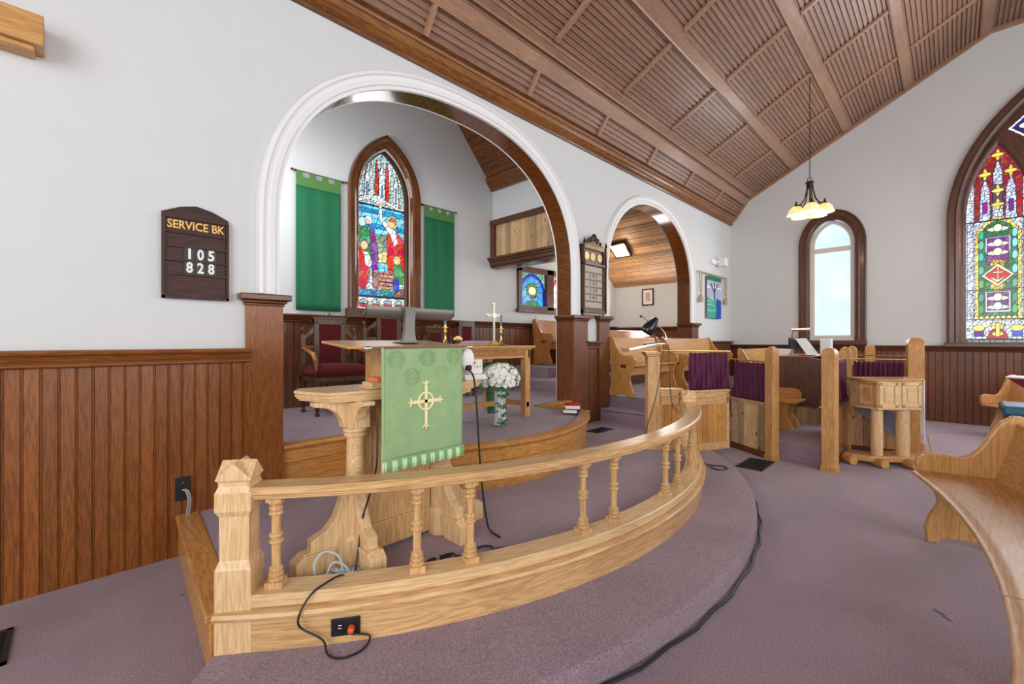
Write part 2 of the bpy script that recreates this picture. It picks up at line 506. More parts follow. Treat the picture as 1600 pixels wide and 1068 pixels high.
# sanctuary floor inside the rail
pts = [(.5, D), (.475, 2.35)] + arcpts(RC, 3.24, -129.5, -59, 40) + [(4.42, 2.18), (5.32, 2.62), (5.32, D)]
struct('floor', MB().prism([(x, y, ZS - .01) for x, y in pts], (0, 0, Z1 - ZS + .01)), carpet())
# chancel floor, thrust forward in an arc
ARC = arcpts((2.85, 4.18), 1.74, -136, -44, 26)
ARC = [p for p in ARC if 1.66 <= p[0] <= 4.12]
pts = [(1.08, CH), (1.08, 3.60), (1.66, 3.60), (1.66, ARC[0][1])] + ARC + [(4.12, ARC[-1][1]), (4.12, 3.60), (4.72, 3.60), (4.72, DB), (5.28, DB), (5.28, CH)]
struct('floor', MB().prism([(x, y, Z1) for x, y in pts], (0, 0, Z2 - Z1)), carpet())
# riser boards and nosing of the chancel platform
edge = [(1.125, 3.60), (1.66, 3.60), (1.66, ARC[0][1])] + ARC + [(4.12, ARC[-1][1]), (4.12, 3.60), (4.69, 3.60)]
def edge_sweep(prof, path):
    mb = MB(); n = len(path); rings = []
    for i, p in enumerate(path):
        a = Vector(path[max(i - 1, 0)]); b = Vector(p); c = Vector(path[min(i + 1, n - 1)])
        t1 = (b - a) if i else (c - b); t2 = (c - b) if i < n - 1 else (b - a)
        t1.normalize(); t2.normalize()
        nn = Vector((t1.y, -t1.x)) + Vector((t2.y, -t2.x)); nn.normalize()
        k = 1 / max(.5, nn.dot(Vector((t1.y, -t1.x))))
        rings.append([(b.x + nn.x * o * k, b.y + nn.y * o * k, z) for o, z in prof])
    return mb.loft(rings)
struct('trim_1', edge_sweep([(-.07, Z2 - .01), (.045, Z2 - .01), (.055, Z2), (.055, Z2 + .012), (.04, Z2 + .02), (-.07, Z2 + .02)], edge), wood('oak_warm', 'x'))
struct('trim_2', edge_sweep([(.0, Z1 + .001), (.03, Z1 + .001), (.03, Z1 + .035), (.014, Z1 + .05), (.014, Z1 + .2), (.022, Z1 + .21), (.022, Z2 - .03), (.04, Z2 - .01), (0, Z2 - .01)], edge), wood('oak_warm', 'x'))
# board closing the left end of the inner platform
m_ = MB().prism([(.40, 2.16, .0), (.47, 2.16, .0), (.56, D - .002, .0), (.49, D - .002, .0)], (0, 0, .235))
struct('trim_3', m_, wood('oak_warm', 'y'), bevel=.006)
m_ = MB().prism([(.385, 2.16, .235), (.50, 2.16, .235), (.60, D - .002, .235), (.475, D - .002, .235)], (0, 0, .032))
struct('trim_4', m_, wood('oak_warm', 'y'), bevel=.006)
# stair up to the choir, choir floors
m_ = MB()
m_.prism([(5.3, 2.70, 0), (6.2, 2.70, 0), (6.2, DB, 0), (5.3, DB, 0)], (0, 0, .43))
m_.box(5.30, 5.62, 2.69, D + .2, .40, .435)
struct('floor', m_, carpet(), bevel=.012)
m_ = MB()
m_.box(5.60, E, 2.68, DB, .0, Z3)
m_.box(5.16, 9.1, DB, CH, 0, Z3)
struct('floor', m_, carpet(), bevel=.012)
struct('floor', MB().box(5.26, 9.1, 4.15, CH, Z3, Z4).box(5.72, 9.1, 4.85, CH, Z4, Z5), carpet(), bevel=.01)
struct('floor', MB().prism([(6.2, 2.0, 0), (5.92, 1.5, 0), (5.80, .95, 0), (E, .95, 0), (E, 2.7, 0), (6.2, 2.7, 0)], (0, 0, .21)), carpet(), bevel=.012)
struct('floor', MB().box(7.95, E, 2.0, 2.7, .21, .41), carpet(), bevel=.012)

# ---- main wall with its two arches
A1 = superarch(2.885, 1.79, 2.28, 1.49, 2.3, 24, .0)
A2 = superarch(6.97, 1.445, 2.35, 1.30, 2.15, 22, .0)
struct('wall_main', arch_hole_wall(MB(), -3.2, E, 4.3, [A1, A2], fmain, DB - D), plaster)
def soffit(A, d0, d1, fn=fmain, z0=None):
    mb = MB(); v = []
    for s, z in A: v += [fn(s, z, d0), fn(s, z, d1)]
    mb.add(v, [(2 * i, 2 * i + 2, 2 * i + 3, 2 * i + 1) for i in range(len(A) - 1)])
    return mb
struct('trim_5', soffit(A1, .0, -(DB - D) + .02), wood('varnish', 'y'), smooth=True)
struct('trim_6', soffit(A2, .0, -(DB - D) + .02), wood('varnish', 'y'), smooth=True)
struct('trim_7', soffit(A1, -(DB - D) + .02, -(DB - D)), plaster_trim)
def archivolt(name, A, wd):
    path = [p for p in A if p[1] > 1.72]
    path = [(A[0][0], 1.74)] + path + [(A[-1][0], 1.74)]
    prof = [(0, -.005), (0, .03), (wd * .18, .032), (wd * .22, .045), (wd * .45, .05), (wd * .5, .036), (wd * .72, .038), (wd * .78, .058), (wd * .95, .055), (wd, .03), (wd, -.005)]
    struct(name, sweep2(MB(), path, prof, fmain), plaster_trim, smooth=True)
archivolt('trim_8', A1, .15)
archivolt('trim_9', A2, .135)

def wainscot(name, p0, p1, nrm, z0, zr, mat, pitch=.07, rail=True, rmat=None, ax='x'):
    """beadboard with a stepped chair rail, zr = top of the rail"""
    struct(name, grooved(MB(), p0, p1, z0, zr - .05, nrm, pitch), mat)
def rail_bar(name, p0, p1, nrm, zr, mat):
    p0, p1, nrm = Vector(p0), Vector(p1), Vector(nrm)
    prof = [(0, 0), (.050, .0), (.062, -.006), (.066, -.016), (.062, -.026), (.050, -.032), (.030, -.034), (.026, -.046), (.034, -.050), (.040, -.058), (.034, -.066), (.022, -.069), (.020, -.078), (.030, -.082), (.032, -.090), (.024, -.098), (.010, -.102), (0, -.102)]
    r = [[(p.x + nrm.x * o, p.y + nrm.y * o, zr + z) for o, z in prof] for p in (p0, p1)]
    struct(name, MB().loft(r), mat)
wainscot('baseboard_left', (-3.2, D - .02), (.875, D - .02), (0, -1), 0, 1.33, wood('wain', 'z', ('x', .07, -3.2)))
rail_bar('trim_10', (-3.2, D - .02), (.90, D - .02), (0, -1), 1.345, wood('wain', 'x'))
# panel between the arches
wainscot('baseboard_middle', (5.02, D - .02), (5.26, D - .02), (0, -1), 0, 1.37, wood('wain_red', 'z', ('x', .05, 0)), .05)
rail_bar('trim_11', (4.98, D - .02), (5.30, D - .02), (0, -1), 1.39, wood('dark', 'x'))
# square pilasters with moulded caps
def pilaster(name, x0, x1, z0, zt, out, mat, cap=True, back=DB - .01):
    mb = MB().box(x0, x1, D - out, back, z0, zt - .07)
    struct(name, mb, mat)
    mb = MB()
    for e, za, zb in ((.012, zt - .085, zt - .065), (.024, zt - .065, zt - .045), (.05, zt - .045, zt)):
        mb.box(x0 - e, x1 + e, D - out - e, back, za, zb)
    struct('trim_12', mb, wood('dark', 'x'), bevel=.008)
pilaster('trim_13', .875, 1.118, 0, 1.735, .035, wood('wain', 'z'))
pilaster('trim_14', 4.672, 4.99, 0, 1.735, .05, wood('wain_red', 'z'))
pilaster('trim_15', 5.27, 5.53, 0, 1.745, .05, wood('wain_red', 'z'))
pilaster('trim_16', 8.40, 8.70, 0, 1.735, .05, wood('wain_red', 'z'))
wainscot('baseboard_main', (8.70, D - .02), (E, D - .02), (0, -1), 0, 1.37, wood('wain_red', 'z', ('x', .07, 0)))
rail_bar('trim_17', (8.68, D - .02), (E, D - .02), (0, -1), 1.39, wood('dark', 'x'))

# ---- end wall (east) with its windows
GZ = [(D + .05, 3.98), (3.42, 4.19), (3.18, 4.545), (-.45, 6.46), (-2.55, 6.46), (-4.3, 5.5)]
CW = gothic(1.68, .34, 3.3, .5, 8, 1.45)
BW = gothic(-1.5, 1.42, 3.4, 2.2, 14, 1.36)
def hole_rev(H): return H
struct('wall_end', arch_hole_wall(MB(), -4.3, D, 6.5, [BW, CW], fend, .2), plaster)
wainscot('baseboard_end', (E - .02, -4.2), (E - .02, D), (-1, 0), 0, 1.29, wood('wain_red', 'z', ('y', .09, 0)), .09)
rail_bar('trim_18', (E - .02, -4.2), (E - .02, D), (-1, 0), 1.31, wood('dark', 'y'))

def window_casing(name, path, fn, wd, mat, dep=.05, inner=.14, parent=None):
    """moulded casing outside the opening and a splayed reveal inside it"""
    prof = [(0, -inner), (0, .01), (.02, dep * .7), (wd * .35, dep), (wd * .45, dep * .75), (wd * .8, dep * .8), (wd * .86, dep * 1.15), (wd, dep * 1.1), (wd, -.02), (.012, -.02), (.012, -inner)]
    return struct(name, sweep2(MB(), path, prof, fn), mat, parent)
o = window_casing('window_1', gothic(3.125, .40, 3.42, .68, 12, 1.83), fch, .145, wood('varnish', 'z'), .06, .16)
W1 = o
struct('window_sill', MB().box(2.54, 3.72, CH - .10, CH, 1.70, 1.83), wood('dark', 'x'), W1, bevel=.01)
o = window_casing('window_2', [(1.68 + (x - 1.68), z) for x, z in superarch(1.685, .36, 3.28, .50, 2.0, 14, 1.40)], fend, .185, wood('frame', 'z'), .05, .14)
W2 = o
struct('window_sill', MB().box(E - .11, E, 1.13, 2.25, 1.31, 1.40), wood('frame', 'y'), W2, bevel=.01)
o = window_casing('window_3', gothic(-1.5, 1.40, 3.4, 2.22, 16, 1.36), fend, .17, wood('frame', 'z'), .06, .12)
W3 = o
struct('window_sill', MB().box(E - .12, E, -3.2, .10, 1.29, 1.36), wood('frame', 'y'), W3, bevel=.01)

# cream sash of the clear window
cream = plain('cream_paint', (.74, .68, .58), .45)
P = gothic(1.685, .345, 3.30, .47, 8, 1.42)
m_ = MB(); sweep2(m_, P, [(-.055, -.10), (-.055, -.06), (.0, -.055), (.02, -.10)], fend)
m_.box(E + .06, E + .10, 1.36, 2.01, 1.41, 1.50); m_.box(E + .05, E + .10, 1.36, 2.01, 3.15, 3.24)
struct('window_sash', m_, cream, W2)
m, nt, N, L, b = newmat('frosted_pane')
b.inputs['Base Color'].default_value = (.55, .72, .88, 1); b.inputs['Roughness'].default_value = .4
tc = N.new('ShaderNodeTexCoord'); n_ = N.new('ShaderNodeTexNoise'); n_.inputs['Scale'].default_value = 1.6; n_.inputs['Detail'].default_value = 6
L.new(tc.outputs['Object'], n_.inputs['Vector'])
r_ = N.new('ShaderNodeValToRGB'); r_.color_ramp.elements[0].color = (.44, .68, .93, 1); r_.color_ramp.elements[1].color = (.74, .87, .96, 1)
r_.color_ramp.elements[0].position = .35; r_.color_ramp.elements[1].position = .65
L.new(n_.outputs['Fac'], r_.inputs[0]); L.new(r_.outputs[0], b.inputs['Emission Color']); b.inputs['Emission Strength'].default_value = .8
struct('window_pane', MB().box(E + .09, E + .10, 1.33, 2.04, 1.41, 3.85), m, W2)

# ---- stained glass: a painter that lays coloured pieces and lead lines into a fine mesh
class Glass:
    def __init__(s, nx, ny, aspect):
        s.nx, s.ny = nx, ny
        X, Y = np.meshgrid((np.arange(nx) + .5) / nx, (np.arange(ny) + .5) / ny)
        s.X, s.Y, s.asp = X, Y, aspect
        s.id = np.zeros((ny, nx), int); s.c = np.zeros((ny, nx, 3)); s.k = 0; s.cells = np.ones((ny, nx)); s.j = np.zeros((ny, nx))
    def put(s, mask, c, cell=1, jit=.25):
        s.k += 1; s.id[mask] = s.k; s.c[mask] = c; s.cells[mask] = cell; s.j[mask] = jit
    def poly(s, pts, c, cell=1, jit=.25):
        m = np.zeros(s.X.shape, bool); n = len(pts)
        for i in range(n):
            x0, y0 = pts[i]; x1, y1 = pts[(i + 1) % n]
            if y0 == y1: continue
            cond = ((y0 > s.Y) != (y1 > s.Y)) & (s.X < (x1 - x0) * (s.Y - y0) / (y1 - y0) + x0)
            m ^= cond
        s.put(m, c, cell, jit)
    def ell(s, x, y, rx, ry, c, cell=1, jit=.25): s.put(((s.X - x) / rx) ** 2 + ((s.Y - y) / ry) ** 2 < 1, c, cell, jit)
    def rect(s, x0, x1, y0, y1, c, cell=1, jit=.25): s.put((s.X > x0) & (s.X < x1) & (s.Y > y0) & (s.Y < y1), c, cell, jit)
    def finish(s, nseed=260, fine=900):
        lab = []
        for n in (nseed, fine):
            sx, sy = rng.random(n), rng.random(n)
            best = np.full(s.X.shape, 9.); L_ = np.zeros(s.X.shape, int)
            for i in range(n):
                d = (s.X - sx[i]) ** 2 + ((s.Y - sy[i]) * s.asp) ** 2
                q = d < best; best[q] = d[q]; L_[q] = i
            lab.append(L_)
        cell = np.where(s.cells == 1, lab[0], np.where(s.cells == 2, lab[1], 0))
        key = s.id * 5000 + cell
        lead = np.zeros(key.shape, bool)
        lead[:, 1:] |= key[:, 1:] != key[:, :-1]; lead[1:, :] |= key[1:, :] != key[:-1, :]
        u, inv = np.unique(key, return_inverse=True); inv = inv.reshape(key.shape)
        f = 1 + (rng.random(len(u)) - .5)[inv] * 2 * s.j
        c = s.c * f[..., None] + (rng.random((len(u), 3)) - .5)[inv] * .10 * (s.j[..., None] > .01)
        c[lead] = (.012, .014, .02)
        return np.clip(c, 0, 1)
def glass_mesh(name, G, c, inside, s0, s1, z0, z1, fn, d, parent, flip=False):
    nx, ny = G.nx, G.ny
    mb = MB(); cols = []
    vid = {}
    for j in range(ny):
        for i in range(nx):
            sx = s0 + (s1 - s0) * (i + .5) / nx; zz = z0 + (z1 - z0) * (j + .5) / ny
            if not inside(sx, zz): continue
            q = []
            for a, b_ in ((i, j), (i + 1, j), (i + 1, j + 1), (i, j + 1)):
                k = (a, b_)
                if k not in vid:
                    vid[k] = len(mb.v); mb.v.append(fn(s0 + (s1 - s0) * a / nx, z0 + (z1 - z0) * b_ / ny, d))
                q.append(vid[k])
            mb.f.append(q); mb.m.append(0)
            cols.append(c[j, nx - 1 - i] if flip else c[j, i])
    o = struct(name, mb, glassmat(), parent, norm=False)
    ca = o.data.color_attributes.new('glass', 'FLOAT_COLOR', 'CORNER')
    arr = np.ones((len(o.data.loops), 4), np.float32)
    cc = np.repeat(np.array(cols), 4, axis=0); arr[:, :3] = cc
    ca.data.foreach_set('color', arr.ravel())
    md = o.modifiers.new('thick', 'SOLIDIFY'); md.thickness = .006; md.offset = -1
    return o
def in_gothic(c, a, z0, h, zb):
    r = (h * h + a * a) / (2 * a)
    def f(s, z):
        if z < zb: return False
        if z < z0: return abs(s - c) < a
        x = abs(s - c)
        return (x + r - a) ** 2 + (z - z0) ** 2 < r * r and x < a
    return f
def lin(r, g, b_):
    return tuple(((x / 255 + .055) / 1.055) ** 2.4 if x > 10 else x / 3294 for x in (r, g, b_))
SKYB, PALE, WHT = lin(95, 195, 225), lin(190, 215, 215), lin(225, 235, 230)
RED_, DRED, GRN, TEAL, BLU, PUR = lin(200, 58, 46), lin(150, 15, 25), lin(70, 150, 90), lin(60, 170, 160), lin(35, 70, 190), lin(120, 50, 140)
YEL, BRN, SKIN = lin(225, 205, 95), lin(150, 110, 95), lin(222, 185, 150)
DK = lin(30, 35, 60)
# window 1: a shore scene with standing, seated and bending figures under a canopy of pinnacles
G = Glass(112, 330, 3.0)
G.rect(0, 1, 0, 1, PALE, 2, .3)
for i in range(9):
    x = .06 + i * .11; y = 1.0 - abs(x - .5) * .34
    G.poly([(x - .045, .68), (x + .045, .68), (x + .035, y - .06), (x, y), (x - .035, y - .06)], (RED_ if i % 2 else PALE), 2, .3)
for i, x in enumerate((.2, .5, .8)):
    G.poly([(x - .06, .68), (x + .06, .68), (x + .06, .80 + .05 * (i == 1)), (x, .90 + .05 * (i == 1)), (x - .06, .80 + .05 * (i == 1))], WHT, 2, .15)
    G.rect(x - .02, x + .02, .70, .80, lin(90, 140, 180), 0, .1)
for i in range(14):
    y = .665 - i * .03
    G.rect(0, 1, y - .03, y, [SKYB, lin(40, 140, 200), lin(130, 210, 225)][i % 3], 1, .2)
G.poly([(0, .66), (.25, .70), (.45, .665), (.55, .69), (1, .645), (1, .665), (.55, .71), (.45, .73), (.2, .72), (0, .69)], WHT, 2, .1)
G.rect(0, 1, .655, .665, DK, 0, 0)
G.poly([(0, .42), (.2, .50), (.35, .47), (.6, .49), (1, .46), (1, .3), (0, .3)], lin(120, 150, 120), 1, .3)
G.rect(0, 1, .22, .36, SKYB, 1, .25); G.poly([(.3, .36), (.62, .38), (.7, .30), (.35, .30)], lin(205, 185, 130), 1, .2)
# red-robed standing figure
G.poly([(.62, .50), (.80, .52), (.95, .48), (1, .30), (.97, .26), (.70, .20), (.60, .30)], RED_, 1, .22)
G.poly([(.44, .66), (.50, .66), (.50, .60), (.66, .545), (.80, .52), (.84, .44), (.76, .42), (.66, .50), (.52, .55), (.42, .60)], WHT, 1, .12)
G.ell(.47, .665, .035, .016, SKIN, 0, .05); G.ell(.72, .575, .115, .042, YEL, 0, .1); G.ell(.71, .57, .07, .03, SKIN, 0, .05)
G.poly([(.65, .58), (.70, .61), (.80, .60), (.80, .56), (.76, .58)], BRN, 0, .1)
# figures at the left
G.poly([(0, .50), (.12, .53), (.24, .50), (.28, .36), (.24, .26), (0, .28)], GRN, 1, .3)
G.poly([(.24, .52), (.34, .51), (.42, .36), (.40, .20), (.30, .21)], PUR, 1, .3)
G.ell(.10, .545, .075, .030, PALE, 0, .1); G.ell(.22, .56, .07, .030, WHT, 0, .1); G.ell(.21, .55, .04, .018, SKIN, 0, .05)
G.poly([(0, .36), (.10, .39), (.22, .32), (.26, .24), (.16, .12), (0, .14)], RED_, 1, .25)
G.poly([(.12, .36), (.22, .36), (.30, .30), (.26, .26), (.16, .28)], WHT, 1, .1)
G.ell(.14, .40, .075, .028, SKIN, 0, .05)
# nets, boat, bending figure
G.poly([(.32, .25), (.42, .26), (.44, .15), (.40, .11), (.30, .15)], BRN, 1, .35)
G.poly([(.42, .24), (.60, .25), (.76, .24), (.72, .14), (.50, .12), (.44, .15)], lin(190, 130, 115), 1, .2)
for y in (.155, .18, .205, .23): G.rect(.45, .73, y, y + .004, DK, 0, 0)
G.poly([(.74, .30), (.92, .30), (.97, .22), (.95, .17), (.76, .20)], GRN, 1, .2)
G.poly([(.74, .20), (.86, .21), (.88, .12), (.74, .11)], BLU, 1, .25)
G.ell(.82, .33, .085, .030, YEL, 0, .1); G.ell(.81, .325, .05, .02, SKIN, 0, .05)
G.rect(0, 1, .085, .125, lin(60, 140, 190), 2, .35); G.ell(.58, .115, .10, .022, lin(40, 170, 120), 2, .3)
G.poly([(.70, .085), (1, .085), (1, .15), (.86, .14)], lin(140, 95, 85), 2, .3)
G.rect(0, 1, .075, .088, DK, 0, 0)
G.rect(0, 1, 0, .075, WHT, 2, .12)
for i in range(4):
    x = .13 + i * .245
    G.ell(x, .045, .085, .022, lin(170, 190, 190), 2, .2); G.poly([(x - .08, .012), (x + .08, .012), (x + .09, .036), (x - .09, .036)], RED_, 2, .2)
glass_mesh('window_glass', G, G.finish(300, 760), in_gothic(3.12, .37, 3.42, .62, 1.83), 2.75, 3.49, 1.83, 4.04, fch, -.09, W1)
# dark inner stop round the glass
sweep2(m_ := MB(), gothic(3.12, .40, 3.42, .68, 12, 1.83), [(-.045, -.1), (-.045, -.06), (.0, -.05), (.01, -.1)], fch)
struct('window_stop', m_, wood('frame', 'z'), W1)

# window 3: a light of canopy work, medallion and scrolls (three lights, the left one in view)
def lancet():
    G = Glass(96, 420, 4.2)
    G.rect(0, 1, 0, 1, lin(205, 215, 235), 2, .22)
    G.rect(.13, .87, .62, 1, DRED, 2, .3)
    for x in (.3, .5, .7): G.poly([(x - .09, .62), (x + .09, .62), (x + .07, .78 + .08 * (x == .5)), (x, .84 + .09 * (x == .5)), (x - .07, .78 + .08 * (x == .5))], lin(195, 210, 235), 2, .15)
    G.rect(.43, .57, .70, .80, lin(60, 30, 70), 0, .1); G.rect(.26, .33, .66, .72, PUR, 0, .1); G.rect(.67, .74, .66, .72, PUR, 0, .1)
    for x, y in ((.5, .95), (.3, .86), (.7, .86), (.5, .77), (.5, .70)):
        G.ell(x, y, .035, .03, YEL, 0, .1); G.ell(x, y, .10, .010, YEL, 0, .1)
    for x in (.06, .94): G.rect(x - .05, x + .05, .10, .62, lin(190, 200, 225), 2, .15)
    G.poly([(.14, .12), (.86, .12), (.86, .56), (.70, .615), (.5, .64), (.30, .615), (.14, .56)], YEL, 2, .2)
    G.poly([(.20, .13), (.80, .13), (.80, .55), (.66, .60), (.5, .62), (.34, .60), (.20, .55)], lin(30, 110, 70), 2, .3)
    for y in (.17, .23, .30, .37, .44, .50, .55):
        G.ell(.24, y, .045, .022, TEAL if y > .3 else GRN, 0, .2); G.ell(.76, y, .045, .022, lin(120, 215, 220) if y > .35 else GRN, 0, .2)
    G.rect(.30, .70, .46, .535, lin(185, 195, 225), 0, .1); G.rect(.33, .67, .40, .53, lin(120, 35, 140), 2, .2)
    G.rect(.30, .70, .155, .26, lin(185, 195, 225), 0, .1); G.rect(.33, .67, .165, .255, lin(110, 30, 120), 2, .2)
    for y in (.575, .50, .455, .225, .18):
        G.ell(.5, y, .17, .012, lin(215, 225, 190), 0, .1); G.ell(.5, y + .006, .07, .019, lin(225, 235, 205), 0, .1)
    for y in (.40, .285): G.ell(.5, y, .12, .022, lin(210, 180, 50), 2, .2)
    G.poly([(.24, .343), (.5, .40), (.76, .343), (.5, .285)], lin(205, 215, 160), 0, .1)
    G.poly([(.30, .343), (.5, .387), (.70, .343), (.5, .298)], lin(160, 15, 25), 0, .1)
    G.rect(.485, .515, .305, .385, lin(220, 215, 150), 0, 0); G.rect(.42, .58, .352, .360, lin(220, 215, 150), 0, 0)
    G.poly([(.38, .33), (.42, .33), (.5, .318), (.58, .33), (.62, .33), (.5, .303)], lin(220, 215, 150), 0, 0)
    for i in range(9): G.ell(.16 + i * .085, .126, .038, .010, lin(225, 215, 120), 0, .1)
    G.rect(0, 1, 0, .113, lin(205, 220, 225), 2, .15)
    G.rect(.12, .28, .03, .085, lin(45, 35, 130), 0, .1); G.rect(.72, .88, .03, .085, lin(20, 90, 190), 0, .1)
    G.ell(.2, .075, .10, .016, YEL, 0, .1); G.ell(.8, .075, .10, .016, YEL, 0, .1)
    G.poly([(.33, .022), (.67, .022), (.62, .06), (.5, .075), (.38, .06)], lin(150, 20, 30), 0, .1)
    G.ell(.5, .045, .09, .012, YEL, 0, .1); G.ell(.5, .09, .13, .012, YEL, 2, .1); G.rect(.47, .53, .03, .10, YEL, 0, .1)
    G.rect(0, 1, .62, .624, DK, 0, 0); G.rect(0, 1, .118, .121, DK, 0, 0); G.rect(0, 1, .43, .432, DK, 0, 0); G.rect(0, 1, .27, .272, DK, 0, 0)
    G.rect(0, 1, 0, .018, lin(20, 35, 30), 0, 0)
    return G, G.finish(120, 900)
G, c_ = lancet()
for k, (cy, a, zs, h) in enumerate(((-.52, .355, 3.45, 1.13), (-1.5, .43, 3.7, 1.25), (-2.48, .355, 3.45, 1.13))):
    glass_mesh('window_glass', G, c_, in_gothic(cy, a, zs, h, 1.36), cy - a, cy + a, 1.36, zs + h, fend, -.07, W3, flip=True)
    P_ = gothic(cy, a, zs, h, 14, 1.36)
    m_ = MB(); sweep2(m_, P_, [(0, -.09), (0, -.05), (.035, -.03), (.07, -.03), (.07, -.09)], fend); struct('mullion', m_, wood('frame', 'z'), W3)
    for l_, t_, sz in (((3, 'TO THE GLORY OF GOD AND IN LOVING', .045),) if k == 0 else ()):
        M = Matrix(((0, 0, -1, E + .060), (-1, 0, 0, cy), (0, 1, 0, 1.385), (0, 0, 0, 1)))
        o = text('inscription', t_, sz, plain('pale_lettering', (.75, .78, .7), .5, emit=.5), W3, M, .0008, 2 * a - .04)
# tracery: solid oak field with pierced quatrefoil-like lights
m_ = MB()
def field(s): # top of the whole opening
    a, z0, h = 1.40, 3.4, 2.22; r = (h * h + a * a) / (2 * a); x = abs(s + 1.5)
    return z0 + math.sqrt(max(0, r * r - (x + r - a) ** 2))
def lanc_top(s):
    for cy, a, zs, h in ((-.52, .37, 3.45, 1.15), (-1.5, .445, 3.7, 1.27), (-2.48, .37, 3.45, 1.15)):
        if abs(s - cy) < a:
            r = (h * h + a * a) / (2 * a); return zs + math.sqrt(max(0, r * r - (abs(s - cy) + r - a) ** 2))
    return 1.36
NS = 90
for i in range(NS):
    s0, s1 = -2.9 + 2.8 * i / NS, -2.9 + 2.8 * (i + 1) / NS
    a0, a1, b0, b1 = lanc_top(s0 + 1e-4), lanc_top(s1 - 1e-4), field(s0), field(s1)
    if b0 > a0 or b1 > a1: m_.add([fend(s0, min(a0, b0), -.075), fend(s1, min(a1, b1), -.075), fend(s1, b1, -.075), fend(s0, b0, -.075)], [(0, 1, 2, 3)])
struct('tracery', m_, wood('frame', 'z'), W3)
def diamond(cy, cz, ry, rz):
    G = Glass(60, 70, 1.2)
    G.rect(0, 1, 0, 1, lin(45, 30, 150), 2, .3); G.ell(.5, .5, .34, .10, WHT, 0, .1); G.ell(.5, .52, .14, .2, lin(210, 225, 190), 2, .1)
    G.put((abs(G.X - .5) + abs(G.Y - .5)) > .44, WHT, 0, 0)
    glass_mesh('window_glass', G, G.finish(30, 120), lambda s, z: abs(s - cy) / ry + abs(z - cz) / rz < 1, cy - ry, cy + ry, cz - rz, cz + rz, fend, -.066, W3)
diamond(-.98, 4.80, .34, .34); diamond(-2.02, 4.80, .34, .34); diamond(-1.5, 5.27, .24, .27)

# ---- chancel walls
H1 = gothic(3.12, .385, 3.42, .64, 10, 1.83)
H3 = [(5.86, 2.02), (5.86, 2.70), (6.60, 2.70), (6.60, 2.02)]
H4 = [(6.76, 2.02), (6.76, 2.70), (7.45, 2.70), (7.45, 2.02)]
def recthole(h): return [h[0], h[1], h[2], h[3]]
mb = arch_hole_wall(MB(), 0.6, 9.15, 6.6, [H1, [(5.86, 2.02), (5.86, 2.70), (5.861, 2.70), (7.449, 2.70), (7.45, 2.70), (7.45, 2.02)]], fch, .12)
struct('wall_chancel_back', mb, plaster)
struct('wall_chancel_left', MB().box(.55, .62, DB, CH, 0, 6.6), plaster)
wainscot('baseboard_chancel', (.62, CH - .02), (9.1, CH - .02), (0, -1), Z2, 1.68, wood('wain_red', 'z', ('x', .08, 0)), .08)
rail_bar('trim_19', (.62, CH - .02), (9.1, CH - .02), (0, -1), 1.72, wood('dark', 'x'))
struct('wall_chancel_right', MB().box(5.18, 5.24, DB, CH, 3.45, 4.7), plaster)
struct('wall_choir_end', MB().box(9.1, 9.16, DB, CH, 0, 6.2), plaster)
wainscot('baseboard_choir', (9.08, DB), (9.08, CH), (-1, 0), Z2, 1.66, wood('wain_red', 'z', ('y', .08, 0)), .08)
rail_bar('trim_20', (9.08, DB), (9.08, CH), (-1, 0), 1.70, wood('dark', 'y'))
# gallery front above the choir doorway
t = thing('gallery_front', 'knotty pine panelled gallery front in a brown frame, high on the chancel side wall', 'panel', (5.18, 4.7, 2.8))
obj('boards', grooved(MB(), (5.16, DB), (5.16, CH), 2.80, 3.40, (-1, 0), .115, .006, .008), wood('cedar_lt', 'z', ('y', .115, DB)), t)
m_ = MB().box(5.10, 5.18, DB, CH, 3.37, 3.46).box(5.11, 5.18, CH - .10, CH - .001, 2.80, 3.37)
obj('frame', m_, wood('frame', 'y'), t, bevel=.008)
m_ = MB()
for e, za, zb in ((0.0, 2.64, 2.68), (.03, 2.68, 2.74), (.055, 2.74, 2.775), (.085, 2.775, 2.815)): m_.box(5.13 - e, 5.30, DB, CH - .001, za, zb)
obj('beam', m_, wood('frame', 'y'), t, bevel=.006)
struct('ceiling', MB().box(5.30, 5.75, DB, CH, 2.72, 2.80), wood('oak_pale', 'y', ('x', .12, 0)))
# chancel roof: two boarded slopes along Y with a cornice
def sloped(name, x0, z0, x1, z1, y0, y1, mat, n_up=1, pitch=.11):
    L = math.hypot(x1 - x0, z1 - z0); tx, tz = (x1 - x0) / L, (z1 - z0) / L
    nx, nz = (-tz, tx) if -tz * 0 + tx * -1 > 0 else (tz, -tx)   # downward normal
    if nz > 0: nx, nz = -nx, -nz
    s = [(0, 0)]; x = pitch
    while x < L: s += [(x - .006, 0), (x, -.008), (x + .006, 0)]; x += pitch
    s.append((L, 0)); v = []
    for a, d in s:
        px, pz = x0 + tx * a + nx * d, z0 + tz * a + nz * d
        v += [(px, y0, pz), (px, y1, pz)]
    struct(name, MB().add(v, [(2 * i, 2 * i + 1, 2 * i + 3, 2 * i + 2) for i in range(len(s) - 1)]), mat)
sloped('ceiling', 5.18, 4.02, 3.0, 6.47, DB, CH, wood('cornice', 'y', ('z', .083, 0)))
sloped('ceiling', .60, 4.02, 3.0, 6.47, DB, CH, wood('cornice', 'y', ('z', .083, 0)))
m_ = MB().prism([(5.18, DB, 3.975), (5.12, DB, 3.975), (5.10, DB, 4.02), (5.02, DB, 4.10), (5.0, DB, 4.16), (5.18, DB, 4.16)], (0, CH - DB, 0))
struct('trim_21', m_, wood('cornice', 'y'))
